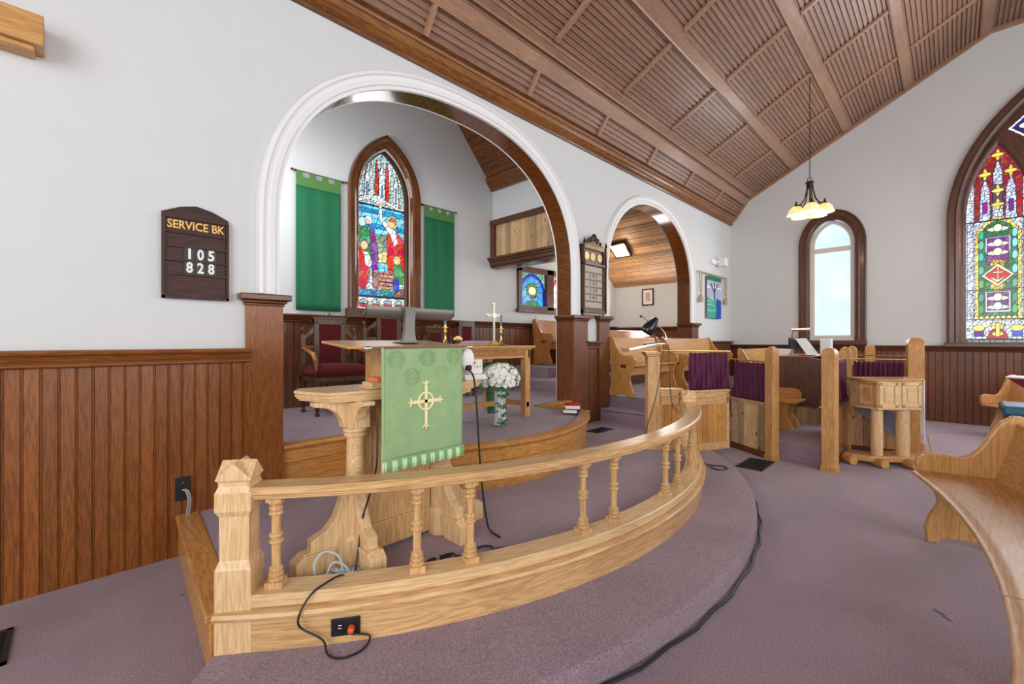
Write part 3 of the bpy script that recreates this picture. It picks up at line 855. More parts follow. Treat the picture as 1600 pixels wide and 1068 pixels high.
# choir room roof falls toward the end wall
mb = MB(); s = 0; pts = []
Lr = math.hypot(3.9, 3.0)
x = 0
pts = [(0, 0)]
pw = .15
while x + pw < Lr: x += pw; pts += [(x - .006, 0), (x, -.01), (x + .006, 0)]
pts.append((Lr, 0)); v = []
for a, d in pts:
    px, pz = 9.1 - 3.9 * a / Lr - d * 3.0 / Lr, 2.63 + 3.0 * a / Lr - d * 3.9 / Lr
    v += [(px, DB, pz), (px, CH, pz)]
struct('ceiling', mb.add(v, [(2 * i, 2 * i + 1, 2 * i + 3, 2 * i + 2) for i in range(len(pts) - 1)]), wood('cedar', 'y', ('x', .117, .04)))

# choir room window: blue and red lights with pointed arches
t = W4 = struct('window_4', MB().box(5.78, 5.87, CH - .05, CH + .08, 1.98, 2.78).box(6.58, 6.78, CH - .05, CH + .08, 1.98, 2.78).box(7.43, 7.52, CH - .05, CH + .08, 1.98, 2.78)
    .box(5.78, 7.52, CH - .05, CH + .08, 2.68, 2.78).box(5.87, 7.43, CH - .05, CH + .08, 1.98, 2.05), wood('frame', 'z'), bevel=.006)
struct('window_sill', MB().box(5.74, 7.56, CH - .09, CH, 1.92, 1.985), wood('frame', 'x'), W4, bevel=.006)
for k, (x0, x1, cb, ce) in enumerate(((5.87, 6.58, lin(60, 150, 215), lin(40, 50, 170)), (6.78, 7.43, lin(240, 225, 235), lin(220, 60, 90)))):
    G = Glass(70, 62, .9)
    G.rect(0, 1, 0, 1, lin(130, 180, 160) if k == 0 else lin(230, 150, 170), 2, .25)
    def gl(w_): return [(.5 + w_ * math.cos(q) * (1 if q < PI / 2 else 1), 0) for q in (0,)]
    for sc_, cc in ((1, ce), (.86, cb)):
        P_ = gothic(.5, .5 * sc_, .42, .56 * sc_, 8, 0)
        G.poly(P_, cc, 1 if sc_ < 1 else 0, .12)
    if k == 0:
        G.rect(.47, .53, .10, .35, BRN, 0, .1); G.ell(.5, .48, .24, .22, lin(90, 140, 40), 2, .3); G.ell(.5, .46, .15, .13, lin(240, 235, 180), 0, .05); G.poly([(.15, 0), (.85, 0), (.7, .14), (.3, .14)], lin(60, 140, 70), 2, .2)
    else:
        G.ell(.5, .45, .2, .3, WHT, 2, .2)
    glass_mesh('window_glass', G, G.finish(40, 160), lambda s, z: True, x0, x1, 2.05, 2.68, fch, -.03, W4)

# ---- nave ceiling: cove, boarded slope, bands and ribs
def prof_pts():
    out = []
    segs = [((3.43, 4.20), (3.18, 4.545)), ((3.18, 4.545), (-.45, 6.46)), ((-.45, 6.46), (-2.55, 6.46)), ((-2.55, 6.46), (-4.4, 5.48))]
    for (y0, z0), (y1, z1) in segs:
        L = math.hypot(y1 - y0, z1 - z0); ty, tz = (y1 - y0) / L, (z1 - z0) / L
        ny, nz = tz, -ty
        if nz > 0: ny, nz = -ny, -nz
        a = .054
        out.append((y0, z0))
        while a < L - .02:
            for q, d in ((-.013, 0), (-.008, -.014), (.005, -.014), (.010, .004), (.015, 0)): out.append((y0 + ty * (a + q) + ny * d, z0 + tz * (a + q) + nz * d))
            a += .058
        out.append((y1, z1))
    return out
PP = prof_pts(); v = []
for y, z in PP: v += [(-3.2, y, z), (E, y, z)]
struct('ceiling', MB().add(v, [(2 * i, 2 * i + 1, 2 * i + 3, 2 * i + 2) for i in range(len(PP) - 1)]), wood('ceil', 'x', ('y', .0513, 0)))
def on_slope(y):  # (y,z,ty,tz,ny,nz) of the main slope
    f = (3.18 - y) / 3.63; z = 4.545 + 1.915 * f; L = math.hypot(3.63, 1.915)
    return y, z, -3.63 / L, 1.915 / L, -1.915 / L, -3.63 / L
ci = 0
for y in (3.10, 2.31, 1.43, .55, -.38):
    y_, z_, ty, tz, ny, nz = on_slope(y)
    hw = .085 if ci else .06
    ci += 1
    r = []
    for a, d in ((-hw, 0), (-hw, .018), (-hw + .012, .03), (-hw + .03, .022), (hw - .03, .022), (hw - .012, .03), (hw, .018), (hw, 0)):
        r.append((y_ + ty * a + ny * d, z_ + tz * a + nz * d))
    m_ = MB().loft([[(x, p[0], p[1]) for p in r] for x in (-3.2, E)])
    struct('trim_22', m_, wood('ceil_rib', 'x'))
# second band on the cove side of the kink and the flat's edge
m_ = MB().loft([[(x, 3.19, 4.51), (x, 3.27, 4.40), (x, 3.255, 4.39), (x, 3.165, 4.505)] for x in (-3.2, E)])
struct('trim_22', m_, wood('ceil_rib', 'x'))
for k in range(-3, 6):
    x = 2.30 + 1.39 * k
    if x > E: continue
    # cove rib
    a_, b_ = Vector((3.43, 4.20)), Vector((3.24, 4.46)); n_ = Vector((-.81, -.59))
    m_ = MB()
    q = [a_, b_]
    m_.prism([(x - .03, a_.x, a_.y), (x - .022, a_.x + n_.x * .03, a_.y + n_.y * .03), (x + .022, a_.x + n_.x * .03, a_.y + n_.y * .03), (x + .03, a_.x, a_.y)], (0, b_.x - a_.x, b_.y - a_.y))
    struct('trim_23', m_, wood('ceil_rib', 'y'))
    for ya, yb in ((3.02, 2.39), (2.23, 1.51), (1.35, .63), (.47, -.30)):
        A_, B_ = on_slope(ya), on_slope(yb); ny, nz = A_[4], A_[5]
        m_ = MB().prism([(x - .035, A_[0], A_[1]), (x - .035, A_[0] + ny * .018, A_[1] + nz * .018), (x - .02, A_[0] + ny * .034, A_[1] + nz * .034), (x + .02, A_[0] + ny * .034, A_[1] + nz * .034), (x + .035, A_[0] + ny * .018, A_[1] + nz * .018), (x + .035, A_[0], A_[1])], (0, B_[0] - A_[0], B_[1] - A_[1]))
        struct('trim_23', m_, wood('ceil_rib', 'y'))
# cornice along the main wall and the verge strip along the end wall
for nm, CPx, mt in (('trim_24', [(D, 3.995), (D - .030, 3.995), (D - .040, 4.012), (D - .055, 4.020), (D - .055, 4.052), (D - .030, 4.056), (D, 4.056)], wood('cornice', 'x')),
                    ('trim_24', [(D, 4.056), (D - .045, 4.056), (D - .060, 4.072), (D - .085, 4.088), (D - .100, 4.112), (D - .104, 4.135), (D - .08, 4.14), (D, 4.14)], wood('oak_brown', 'x')),
                    ('trim_24', [(D, 4.14), (D - .118, 4.14), (D - .126, 4.147), (D - .126, 4.157), (D - .118, 4.163), (D, 4.163)], wood('ceil_rib', 'x')),
                    ('trim_24', [(D, 4.163), (D - .10, 4.163), (D - .105, 4.185), (D - .14, 4.20), (D - .15, 4.215), (D, 4.27)], wood('cornice', 'x'))):
    struct(nm, MB().loft([[(x, y, z) for y, z in CPx] for x in (-3.2, E)]), mt)
V = [(3.50, 4.13), (3.43, 4.19), (3.18, 4.54), (-.45, 6.455), (-2.55, 6.455), (-4.3, 5.53)]
m_ = MB()
for (y0, z0), (y1, z1) in zip(V[:-1], V[1:]):
    m_.prism([(E - .05, y0, z0 - .045), (E - .05, y0, z0 + .03), (E, y0, z0 + .03), (E, y0, z0 - .06)], (0, y1 - y0, z1 - z0))
struct('trim_25', m_, wood('ceil_rib', 'y'))
# oak beam end at the top left of the wall
o = obj('wall_beam', MB().box(-1.6, -.105, 3.42, D, 2.965, 3.125).box(-1.6, -.14, 3.45, D, 2.94, 2.965), wood('pew', 'x'), bevel=.006)
tag(o, 'short pale wooden beam fixed high on the white wall above the hymn board', 'beam')

# ================================================================== THINGS
oak, oakx, oaky = wood('oak', 'z'), wood('oak', 'x'), wood('oak', 'y')
pale, palex, paley = wood('oak_pale', 'z'), wood('oak_pale', 'x'), wood('oak_pale', 'y')

# ---------------- hymn board on the left
t = thing('hymn_board', 'dark wooden hymn board with gold heading and white numbers on the left wall', 'hymn board', (.587, D - .002, 1.95))
m_ = MB().prism([(.404, D - .002, 1.672), (.404, D - .002, 2.225), (.50, D - .002, 2.27), (.587, D - .002, 2.29), (.675, D - .002, 2.27), (.77, D - .002, 2.225), (.77, D - .002, 1.672)], (0, -.018, 0))
obj('backboard', m_, wood('board', 'x'), t, bevel=.002)
m_ = MB()
for z in (2.095, 2.005, 1.915, 1.825): m_.box(.418, .756, D - .034, D - .02, z, z + .014)
obj('ledge', m_, wood('board', 'x'), t)
f = wood('board', 'z')
m_ = MB().box(.404, .42, D - .036, D - .02, 1.672, 2.20).box(.754, .77, D - .036, D - .02, 1.672, 2.20).box(.404, .77, D - .036, D - .02, 1.672, 1.688).box(.404, .77, D - .034, D - .02, 2.19, 2.205)
obj('frame', m_, f, t)
o = text('heading', 'SERVICE BK', .075, gold, t, faceY(.587, D - .023, 2.150), .002, (.315, .0015))
for r_i, (wd_, z) in enumerate((('105', 1.965), ('828', 1.876))):
    for k, ch in enumerate(wd_):
        x = .548 + .060 * k
        p_ = obj('number_plate', MB().box(x - .028, x + .028, D - .026, D - .021, z - .036, z + .040), black, t)
        text('numeral', ch, .095, paper, p_, faceY(x, D - .0275, z), .001, (.036 if ch != '1' else .014, .003))

# ---------------- ornate hymn board between the arches
t = thing('hymn_board', 'tall ornate carved hymn board with a scrolled crest between the two arches', 'hymn board', (5.1, D - .002, 2.2))
x0, x1, zb, zt = 4.83, 5.37, 1.775, 2.70
y = D - .06
obj('backboard', MB().box(x0, x1, y + .01, D - .058 + .03, zb, zt), wood('board', 'x'), t)
cardm = plain('cream_card', (.50, .42, .36), .7, var=.04)
for k in range(7):
    z = 2.42 - k * .098
    obj('card_row', MB().box(x0 + .05, x1 - .05, y - .004, y + .009, z - .08, z), cardm, t)
    obj('ledge', MB().box(x0 + .04, x1 - .04, y - .02, y + .01, z - .097, z - .083), wood('throne', 'x'), t)
frm = wood('throne', 'z')
obj('frame', MB().box(x0, x0 + .045, y - .03, y + .01, zb, zt).box(x1 - .045, x1, y - .03, y + .01, zb, zt).box(x0, x1, y - .035, y + .01, zb, zb + .05), frm, t, bevel=.004)
m_ = MB()
for x in (x0 + .01, x1 - .01):
    m_.lathe([(.012, zb), (.016, zb + .04), (.010, zb + .06), (.010, 2.42), (.018, 2.44), (.010, 2.46), (.010, 2.70), (.02, 2.72), (.012, 2.75), (.003, 2.78)], (x, y - .04, 0), 10)
obj('side_column', m_, bronze, t, smooth=True)
obj('heading_panel', MB().box(x0 + .04, x1 - .04, y - .032, y + .01, 2.645, 2.70), frm, t)
m_ = MB()
for k in range(13):
    if k in (6,): continue
    m_.lathe([(0, 0), (.012, 0), (.009, -.006), (0, -.007)], (4.91 + k * .032, y - .032, 2.672 + .004 * (k % 2)), 7, 'y')
cv_ = obj('carved_relief', m_, gold, t)
obj('picture_rail', MB().box(x0, x1, y - .045, y + .01, 2.425, 2.455), frm, t, bevel=.004)
# three little amber rondels behind the top opening
m_ = MB().box(x0 + .045, x1 - .045, y - .002, y + .008, 2.455, 2.645)
obj('picture_panel', m_, plain('brown_picture', (.10, .045, .03), .4, var=.3, bscale=30), t)
amb = plain('amber_rondel', (.85, .50, .16), .3, var=.35, bscale=26)
for x in (4.94, 5.08, 5.25): obj('rondel', MB().lathe([(0, 0), (.055, 0), (.055, -.008), (0, -.008)], (x, y - .003, 2.55), 18, 'y'), amb, t)
m_ = MB()
for x, r_, z in ((5.1, .055, 2.81), (5.02, .036, 2.775), (5.18, .036, 2.775), (4.95, .022, 2.745), (5.25, .022, 2.745)):
    pth = [(x + r_ * (1 - i / 30) * math.cos(i * .45), y - .015, z + r_ * (1 - i / 30) * math.sin(i * .45)) for i in range(22)]
    m_.tube(pth, .012, 6)
m_.prism([(4.88, y, 2.70), (4.93, y, 2.735), (5.0, y, 2.745), (5.06, y, 2.80), (5.1, y, 2.86), (5.14, y, 2.80), (5.2, y, 2.745), (5.27, y, 2.735), (5.32, y, 2.70)], (0, -.015, 0))
obj('crest', m_, bronze, t, smooth=True)
white_letter = plain('white_numeral', (.8, .78, .74), .5)
for r_, word in enumerate(('141', '131', '118', '141')):
    text('numeral', word, .085, plain('dark_numeral', (.03, .03, .04), .5), t, faceY(5.10, y - .006, 2.282 - .098 * r_), .001, .17)

# ---------------- chancel hangings
def hanging(label, x0, x1, z0, z1, rod0, rod1, zr):
    t = thing('hanging', label, 'banner', ((x0 + x1) / 2, CH - .04, zr))
    def fn(u, v): return (x0 + (x1 - x0) * u, CH - .045 + .008 * math.sin(u * 16 + v * 1.5) * (1 - .6 * v), z0 + (z1 - .17 - z0) * v)
    obj('cloth', MB().grid(fn, 30, 16), green, t, smooth=True, solid=.004)
    m_ = MB().box(x0, x1, CH - .05, CH - .042, z1 - .17, z1 - .06)
    w_ = (x1 - x0)
    for k in range(4):
        a = x0 + w_ * k * .287
        m_.box(a, a + w_ * .14, CH - .052, CH - .040, z1 - .06, z1 + .012)
    obj('tab_top', m_, green_top, t)
    p = obj('rod', MB().tube([(rod0, CH - .046, zr), (rod1, CH - .046, zr)], .007, 8), wood('throne', 'x'), t)
    m_ = MB()
    for x in (rod0, rod1): m_.lathe([(0, -.018), (.014, -.008), (.016, 0), (.010, .012), (0, .018)], (x, CH - .046, zr), 10, 'x')
    m_.box(rod0 + .03, rod0 + .045, CH - .046, CH, zr - .01, zr + .01).box(rod1 - .045, rod1 - .03, CH - .046, CH, zr - .01, zr + .01)
    obj('finial', m_, bronze, p, smooth=True)
hanging('long dark green cloth banner on a rod, left of the chancel window', 1.915, 2.465, 1.77, 3.455, 1.87, 2.54, 3.46)
hanging('long dark green cloth banner on a rod, right of the chancel window', 3.755, 4.30, 1.77, 3.43, 3.70, 4.345, 3.435)

# ---------------- communion rail
t = thing('communion_rail', 'curved pale oak communion rail with turned balusters round the sanctuary', 'railing', (2.62, 1.3, ZS))
RR = 3.335
def arcprof(prof, a0, a1, n=72): return arc_sweep(MB(), RC, prof, a0, a1, n)
AL, AR = -129.2, -57.5
obj('base_board', arcprof([(RR - .09, ZS), (RR, ZS), (RR, .255), (RR - .09, .255)], -130.6, AR), wood('oak', 'a'), t)
obj('base_moulding', arcprof([(RR - .08, .252), (RR + .012, .252), (RR + .028, .262), (RR + .032, .275), (RR + .024, .288), (RR + .004, .294), (RR - .08, .294)], -131.4, AR), wood('oak', 'a'), t, smooth=True)
obj('sill', arcprof([(RR - .13, .26), (RR - .13, .35), (RR - .006, .35), (RR, .344), (RR, .302), (RR - .012, .29), (RR - .1, .26)], AL, AR), wood('oak_pale', 'a'), t)
obj('handrail', arcprof([(RR - .125, .748), (RR - .13, .758), (RR - .13, .782), (RR - .12, .79), (RR - .012, .79), (RR, .782), (RR, .763), (RR - .006, .757), (RR - .006, .752), (RR - .014, .748), (RR - .016, .740), (RR - .028, .734), (RR - .1, .734)], AL, AR + .6), wood('oak', 'a'), t)
# newel post
def newel(cx, cy, rz, w, z0, ztop, name, mat, label=None):
    mb = MB(); h = w / 2; n = h * .82
    def sq(r, z, c=0): return [(-r, -r, z), (r, -r, z), (r, r, z), (-r, r, z)]
    rings = [sq(h, z0), sq(h, .46), sq(n, .495), sq(n, .675), sq(h, .70), sq(h, .775), sq(n * 1.04, .80), sq(n * 1.04, .815), sq(h * .97, .83)]
    mb.loft(rings, cap=False)
    e, zp, zc = h * .97, .83, ztop
    c = [(-e, -e, zp), (e, -e, zp), (e, e, zp), (-e, e, zp)]; pk = [(0, -e, zc - .008), (e, 0, zc - .008), (0, e, zc - .008), (-e, 0, zc - .008)]; ct = (0, 0, zc - .008)
    mb.add(c + pk + [ct], [(0, 1, 4), (1, 2, 5), (2, 3, 6), (3, 0, 7), (8, 4, 1), (8, 1, 5), (8, 5, 2), (8, 2, 6), (8, 6, 3), (8, 3, 7), (8, 7, 0), (8, 0, 4)])
    mb.xf(Matrix.Translation((cx, cy, 0)) @ Matrix.Rotation(rz, 4, 'Z'))
    return obj(name, mb, mat, t, bevel=.003, label=label)
newel(.505, 2.135, math.radians(-36), .140, ZS, .905, 'newel_post', pale)
newel(4.40, 1.885, math.radians(34), .135, ZS, .905, 'newel_post', pale)
BP = [(.027, .375), (.033, .379), (.033, .390), (.023, .395), (.031, .401), (.031, .411), (.021, .416), (.028, .422), (.028, .430), (.018, .437), (.0185, .532), (.027, .537), (.029, .543), (.027, .549), (.019, .553), (.019, .560), (.027, .564), (.029, .570), (.027, .576), (.018, .581), (.0175, .652), (.027, .657), (.029, .663), (.027, .669), (.019, .673), (.027, .679), (.027, .689), (.019, .695), (.031, .706), (.031, .722)]
for a in (-127.8, -117.4, -113.0, -101.3, -96.9, -86.0, -81.7, -72.6, -68.2, -61.5):
    cx, cy = RC[0] + 3.262 * math.cos(math.radians(a)), RC[1] + 3.262 * math.sin(math.radians(a))
    m_ = MB().lathe(BP, (0, 0, 0), 20); m_.box(-.034, .034, -.034, .034, .35, .377); m_.box(-.031, .031, -.031, .031, .715, .736)
    m_.xf(Matrix.Translation((cx, cy, 0)) @ Matrix.Rotation(math.radians(a + 90), 4, 'Z'))
    obj('baluster', m_, oak, t, smooth=True)
# outlet with an orange plug on the front of the base
def arcp(a, r, z): return (RC[0] + r * math.cos(math.radians(a)), RC[1] + r * math.sin(math.radians(a)), z)
ao = -122.6
t2 = thing('power_outlet', 'black double power outlet on the front of the curved oak rail base', 'outlet', arcp(ao, RR, .2))
M = Matrix.Translation(arcp(ao, RR, .19)) @ Matrix.Rotation(math.radians(ao + 90), 4, 'Z')
obj('cover_plate', MB().box(-.058, .058, -.008, -.0005, -.037, .037).xf(M), black, t2, bevel=.002)
m_ = MB()
for x in (-.022, .022):
    m_.box(x - .016, x + .016, -.010, -.008, -.018, .018)
obj('socket', m_.xf(M), blackm, t2)
m_ = MB()
for z in (.008, -.004): m_.box(-.030, -.016, -.0108, -.0098, z, z + .003)
obj('slot', m_.xf(M), whitep, t2)
o = obj('plug', MB().lathe([(.0, -.012), (.013, -.012), (.015, -.022), (.012, -.040), (.0, -.044)], (.024, 0, -.002), 14, 'y').xf(M), plain('orange_plastic', (.75, .10, .02), .4), smooth=True)
tag(o, 'orange power plug pushed into the black outlet on the rail base', 'plug')
pp = M @ Vector((.024, -.036, -.015))
def cord(name, pts, r, mat, label, cat='cord', sub=6):
    P_ = [Vector(p) for p in pts]; out = []
    for i in range(len(P_) - 1):
        p0, p1, p2, p3 = P_[max(i - 1, 0)], P_[i], P_[i + 1], P_[min(i + 2, len(P_) - 1)]
        for k in range(sub):
            u = k / sub
            out.append(.5 * ((2 * p1) + (-p0 + p2) * u + (2 * p0 - 5 * p1 + 4 * p2 - p3) * u * u + (-p0 + 3 * p1 - 3 * p2 + p3) * u ** 3))
    out.append(P_[-1])
    o = obj(name, MB().tube(out, r, 8), mat, smooth=True)
    if label: tag(o, label, cat)
    return o
cord('thin_cord', [pp, (.90, 1.76, .14), (.85, 1.72, .126), (.77, 1.73, .125), (.735, 1.79, .126), (.735, 1.845, .16), arcp(-125.5, RR + .03, .22), arcp(-125.6, RR + .045, .27), arcp(-125.3, RR + .030, .315), arcp(-124.8, RR + .008, .350), arcp(-124.3, RR - .03, .357), arcp(-123.2, RR - .10, .357), (.905, 1.96, .30), (.96, 2.02, .30), (1.02, 2.075, .50), (1.045, 2.03, .66), (1.06, 2.0, .80), (1.075, 2.02, .99)], .0045, black, 'thin black cord running from the orange plug over the rail sill to the pulpit')

# ---------------- pulpit
t = thing('pulpit', 'carved pale oak pulpit on two column pedestals with wing shelves and a raised desk', 'pulpit', (1.3, 2.2, Z1))
def pedestal(cx, cy, inner):
    mb = MB()
    # octagonal base hub and column
    def octo(r, z): return [(cx + r * math.cos(PI / 8 + k * PI / 4), cy + r * math.sin(PI / 8 + k * PI / 4), z) for k in range(8)]
    mb.loft([octo(.068, Z1), octo(.068, .40), octo(.058, .415), octo(.056, .62), octo(.062, .63), octo(.062, .65)])
    p = obj('pedestal', mb, pale, t, bevel=.002)
    obj('column', MB().lathe([(.06, .65), (.066, .655), (.066, .668), (.052, .675), (.058, .684), (.062, .692), (.058, .70), (.047, .71), (.044, .72), (.042, .90), (.046, .91), (.055, .915), (.057, .925), (.05, .932), (.06, .94), (.06, .955)], (cx, cy, 0), 24), palex, p, smooth=True)
    # bracket feet
    prof = [(.03, 0), (.30, 0), (.30, .105), (.265, .135), (.235, .135), (.235, .185), (.20, .20), (.16, .215), (.11, .27), (.085, .34), (.075, .385), (.03, .385)]
    for ang in (-PI / 2, PI / 2, PI if cx < 1.3 else 0):
        s_ = .80 if abs(ang) == PI / 2 else .98
        m2 = MB().prism([(r * s_, -.028, Z1 + z) for r, z in prof], (0, .056, 0)); m2.prism([(r * s_, -.042, Z1 + z) for r, z in ((.12, 0), (.31, 0), (.31, .10), (.27, .13), (.12, .13))], (0, .084, 0))
        obj('bracket_foot', m2.xf(Matrix.Translation((cx, cy, 0)) @ Matrix.Rotation(ang, 4, 'Z')), pale, p, bevel=.004)
    # capital: square block with ogee brackets under the shelf
    m3 = MB(); 
    def sq(r, z): return [(cx - r, cy - r, z), (cx + r, cy - r, z), (cx + r, cy + r, z), (cx - r, cy + r, z)]
    m3.loft([sq(.055, .955), sq(.055, 1.09)])
    obj('capital', m3, pale, p, bevel=.003)
    cp = [(.03, .965), (.07, .965), (.078, 1.0), (.105, 1.04), (.15, 1.068), (.215, 1.08), (.215, 1.10), (.03, 1.10)]
    for ang in (-PI / 2, PI if cx < 1.3 else 0):
        s_ = 1 if ang != -PI / 2 else .72
        m2 = MB().prism([(r * s_, -.03, z) for r, z in cp], (0, .06, 0))
        obj('shelf_bracket', m2.xf(Matrix.Translation((cx, cy, 0)) @ Matrix.Rotation(ang, 4, 'Z')), pale, p, bevel=.003)
pedestal(1.03, 2.17, 1); pedestal(1.56, 2.17, -1)
obj('front_panel', MB().box(1.08, 1.50, 2.20, 2.235, Z1 + .02, 1.10).box(1.08, 1.50, 2.185, 2.235, Z1 + .02, .42).box(1.08, 1.50, 2.185, 2.235, .98, 1.10).box(1.08, 1.13, 2.185, 2.235, .42, .98).box(1.45, 1.50, 2.185, 2.235, .42, .98), oak, t, bevel=.004)
sh = [(.80, 2.30), (.80, 2.20), (.86, 2.08), (1.70, 2.08), (1.78, 2.20), (1.78, 2.48), (.84, 2.48)]
SHF = [(.785, 2.32), (.865, 2.10), (1.23, 2.05), (1.50, 2.05), (1.75, 2.10), (1.93, 2.22), (1.93, 2.42), (.84, 2.42)]
def inset(P_, k):
    cx = sum(p[0] for p in P_) / len(P_); cy = sum(p[1] for p in P_) / len(P_)
    return [(cx + (x - cx) * k, cy + (y - cy) * k) for x, y in P_]
m_ = MB()
for k, za, zb in ((.965, 1.098, 1.108), (.985, 1.108, 1.118), (1.0, 1.118, 1.128), (.99, 1.128, 1.134), (1.005, 1.134, 1.148)): m_.prism([(x, y, za) for x, y in inset(SHF, k)], (0, 0, zb - za))
obj('wing_shelf', m_, palex, t, bevel=.002)
m_ = MB().box(1.20, 1.24, 2.06, 2.34, 1.148, 1.358).box(1.48, 1.52, 2.06, 2.34, 1.148, 1.358).box(1.24, 1.48, 2.08, 2.11, 1.148, 1.358)
obj('desk_support', m_, oak, t)
m_ = MB().prism([(.925, 2.03, 1.358), (1.0, 1.995, 1.357), (1.60, 1.995, 1.357), (1.62, 2.4, 1.386), (1.0, 2.4, 1.386), (.925, 2.34, 1.384)], (0, 0, .014))
obj('book_desk', m_, wood('oak_warm', 'x'), t, bevel=.005)
o = obj('cloth_rod', MB().tube([(1.0, 1.975, 1.362), (1.625, 1.975, 1.362)], .006, 8).lathe([(0, -.02), (.011, -.014), (.014, 0), (.009, .010), (.007, .02)], (1.0, 1.975, 1.362), 12, 'x').lathe([(0, .02), (.011, .014), (.014, 0), (.007, -.02)], (1.625, 1.975, 1.362), 12, 'x'), chrome, smooth=True)
tag(o, 'thin bright metal rod across the front of the pulpit desk carrying the green cloth', 'rod')

# green pulpit fall
cx0, cx1, cz0, cz1, cy_ = 1.075, 1.573, .80, 1.365, 1.985
t = thing('pulpit_fall', 'sage green brocade pulpit cloth with an embroidered Celtic cross and fringe', 'cloth', (1.32, 1.98, 1.0))
def fn(u, v): return (cx0 + (cx1 - cx0) * u, cy_ - .008 - .006 * math.sin(v * 3) - .005 * math.sin(u * 9 + 1) * (1 - v), cz0 + (cz1 - cz0) * v)
obj('brocade', MB().grid(fn, 28, 24), cloth, t, smooth=True, solid=.004)
obj('hem', MB().grid(lambda u, v: (cx0 - .006 + .012 * u, cy_ - .012 - .006 * math.sin(v * 3), cz0 + (cz1 - cz0) * v), 2, 20), cloth_hi, t, solid=.006)
m_ = MB()
for cx, cz, r_ in ((1.150, 1.305, .046), (1.335, 1.308, .045), (1.510, 1.312, .043), (1.240, 1.215, .046), (1.425, 1.222, .044)):
    for k in (1, .78, .42):
        q = [(cx + r_ * k * math.cos(i * PI / 4 + PI / 8), cy_ - .0165, cz + r_ * k * math.sin(i * PI / 4 + PI / 8)) for i in range(8)]
        m_.tube(q, .0016, 5, closed=True)
obj('woven_rosette', m_, cloth_hi, t)
m_ = MB()
X0, Z0_, yy = 1.325, 1.08, cy_ - .0165
def bar(a, b, w0, w1):
    d = Vector((b[0] - a[0], b[1] - a[1])); n = Vector((-d.y, d.x)).normalized()
    m_.prism([(a[0] + n.x * w0, yy, a[1] + n.y * w0), (b[0] + n.x * w1, yy, b[1] + n.y * w1), (b[0] - n.x * w1, yy, b[1] - n.y * w1), (a[0] - n.x * w0, yy, a[1] - n.y * w0)], (0, -.003, 0))
bar((X0, Z0_ - .125), (X0, Z0_ + .09), .0085, .0085); bar((X0 - .085, Z0_), (X0 + .085, Z0_), .0085, .0085)
for ex, ez, dx, dz in ((X0, Z0_ + .085, 0, 1), (X0, Z0_ - .12, 0, -1), (X0 - .08, Z0_, -1, 0), (X0 + .08, Z0_, 1, 0)):
    bar((ex, ez), (ex + dx * .03, ez + dz * .03), .010, .001)
    for s_ in (-1, 1):
        m_.tube([(ex + dx * .002, yy, ez + dz * .002), (ex + dx * .012 + dz * s_ * .014, yy, ez + dz * .012 + dx * s_ * .014), (ex + dx * .02 + dz * s_ * .026, yy, ez + dz * .02 + dx * s_ * .026)], [.005, .004, .001], 6)
m_.tube([(X0 + .045 * math.cos(i * PI / 12), yy, Z0_ + .045 * math.sin(i * PI / 12)) for i in range(24)], .0055, 6, closed=True)
obj('embroidered_cross', m_, gold_lt, t)
fr1, fr2 = plain('pale_green_thread', (.56, .74, .48), .8), plain('green_thread', (.20, .42, .17), .8)
for mi, mt in ((0, fr1), (1, fr2)):
    m_ = MB(); n_ = 72
    for k in range(n_):
        if (k // 4) % 2 != mi: continue
        x = cx0 - .004 + (cx1 - cx0 + .012) * (k + .5) / n_
        q = random.uniform(-.004, .004)
        m_.tube([(x, cy_ - .012, cz0 + .004), (x + q * .5, cy_ - .016, cz0 - .03), (x + q, cy_ - .014, cz0 - .055 + abs(q))], [.0036, .0040, .0030], 5)
    obj('fringe', m_, mt, t)
obj('fringe_braid', MB().tube([(cx0 - .004, cy_ - .017, cz0 + .004), (cx1 + .006, cy_ - .017, cz0 + .004)], .0035, 6), cloth_hi, t)

# desk lamp: long half-tube metal shade on a flared stem
t = thing('desk_lamp', 'brushed grey metal lamp with a long trough shade standing on the pulpit desk', 'lamp', (1.31, 2.2, 1.386))
m_ = MB(); rings = []
ZL = 1.563
for k in range(13):
    a = math.radians(180 + 95 * k / 12 - 12)
    rings.append((math.cos(a), math.sin(a)))
sx0, sx1, sy, sz, sr = 1.085, 1.655, 2.19, ZL + .010, .052
def sec(x, r): return [(x, sy + .02 + r * c_, sz + r * s_) for c_, s_ in rings] + [(x, sy + .02 + (r - .004) * c_, sz + (r - .004) * s_) for c_, s_ in rings[::-1]]
m_.loft([sec(sx0, sr), sec(sx1, sr)])
for x in (sx0, sx1 - .005): m_.prism([(x, sy + .02 + sr * c_, sz + sr * s_) for c_, s_ in rings], (.005, 0, 0))
sh_ = obj('lamp_shade', m_, steel, t, smooth=True)
m_ = MB(); R_ = []
for z, w_, dy in ((1.388, .050, 0), (1.395, .045, .0), (1.42, .036, .0), (1.46, .030, -.002), (1.51, .030, -.004), (1.56, .033, -.008), (1.585, .036, -.012)):
    x = 1.335; R_.append([(x - w_, 2.14 + dy, z), (x + w_, 2.14 + dy, z), (x + w_, 2.165 + dy, z), (x - w_, 2.165 + dy, z)])
obj('stem', m_.loft(R_), steel, t, smooth=True)
obj('lamp_foot', MB().box(1.27, 1.40, 2.12, 2.22, 1.385, 1.393), steel, t, bevel=.003)
cord('lamp_flex', [(1.37, 2.18, 1.52), (1.42, 2.20, 1.50), (1.49, 2.22, 1.46), (1.535, 2.25, 1.42), (1.55, 2.28, 1.402)], .006, blackm, 'black cord curving down behind the grey lamp to the pulpit desk')

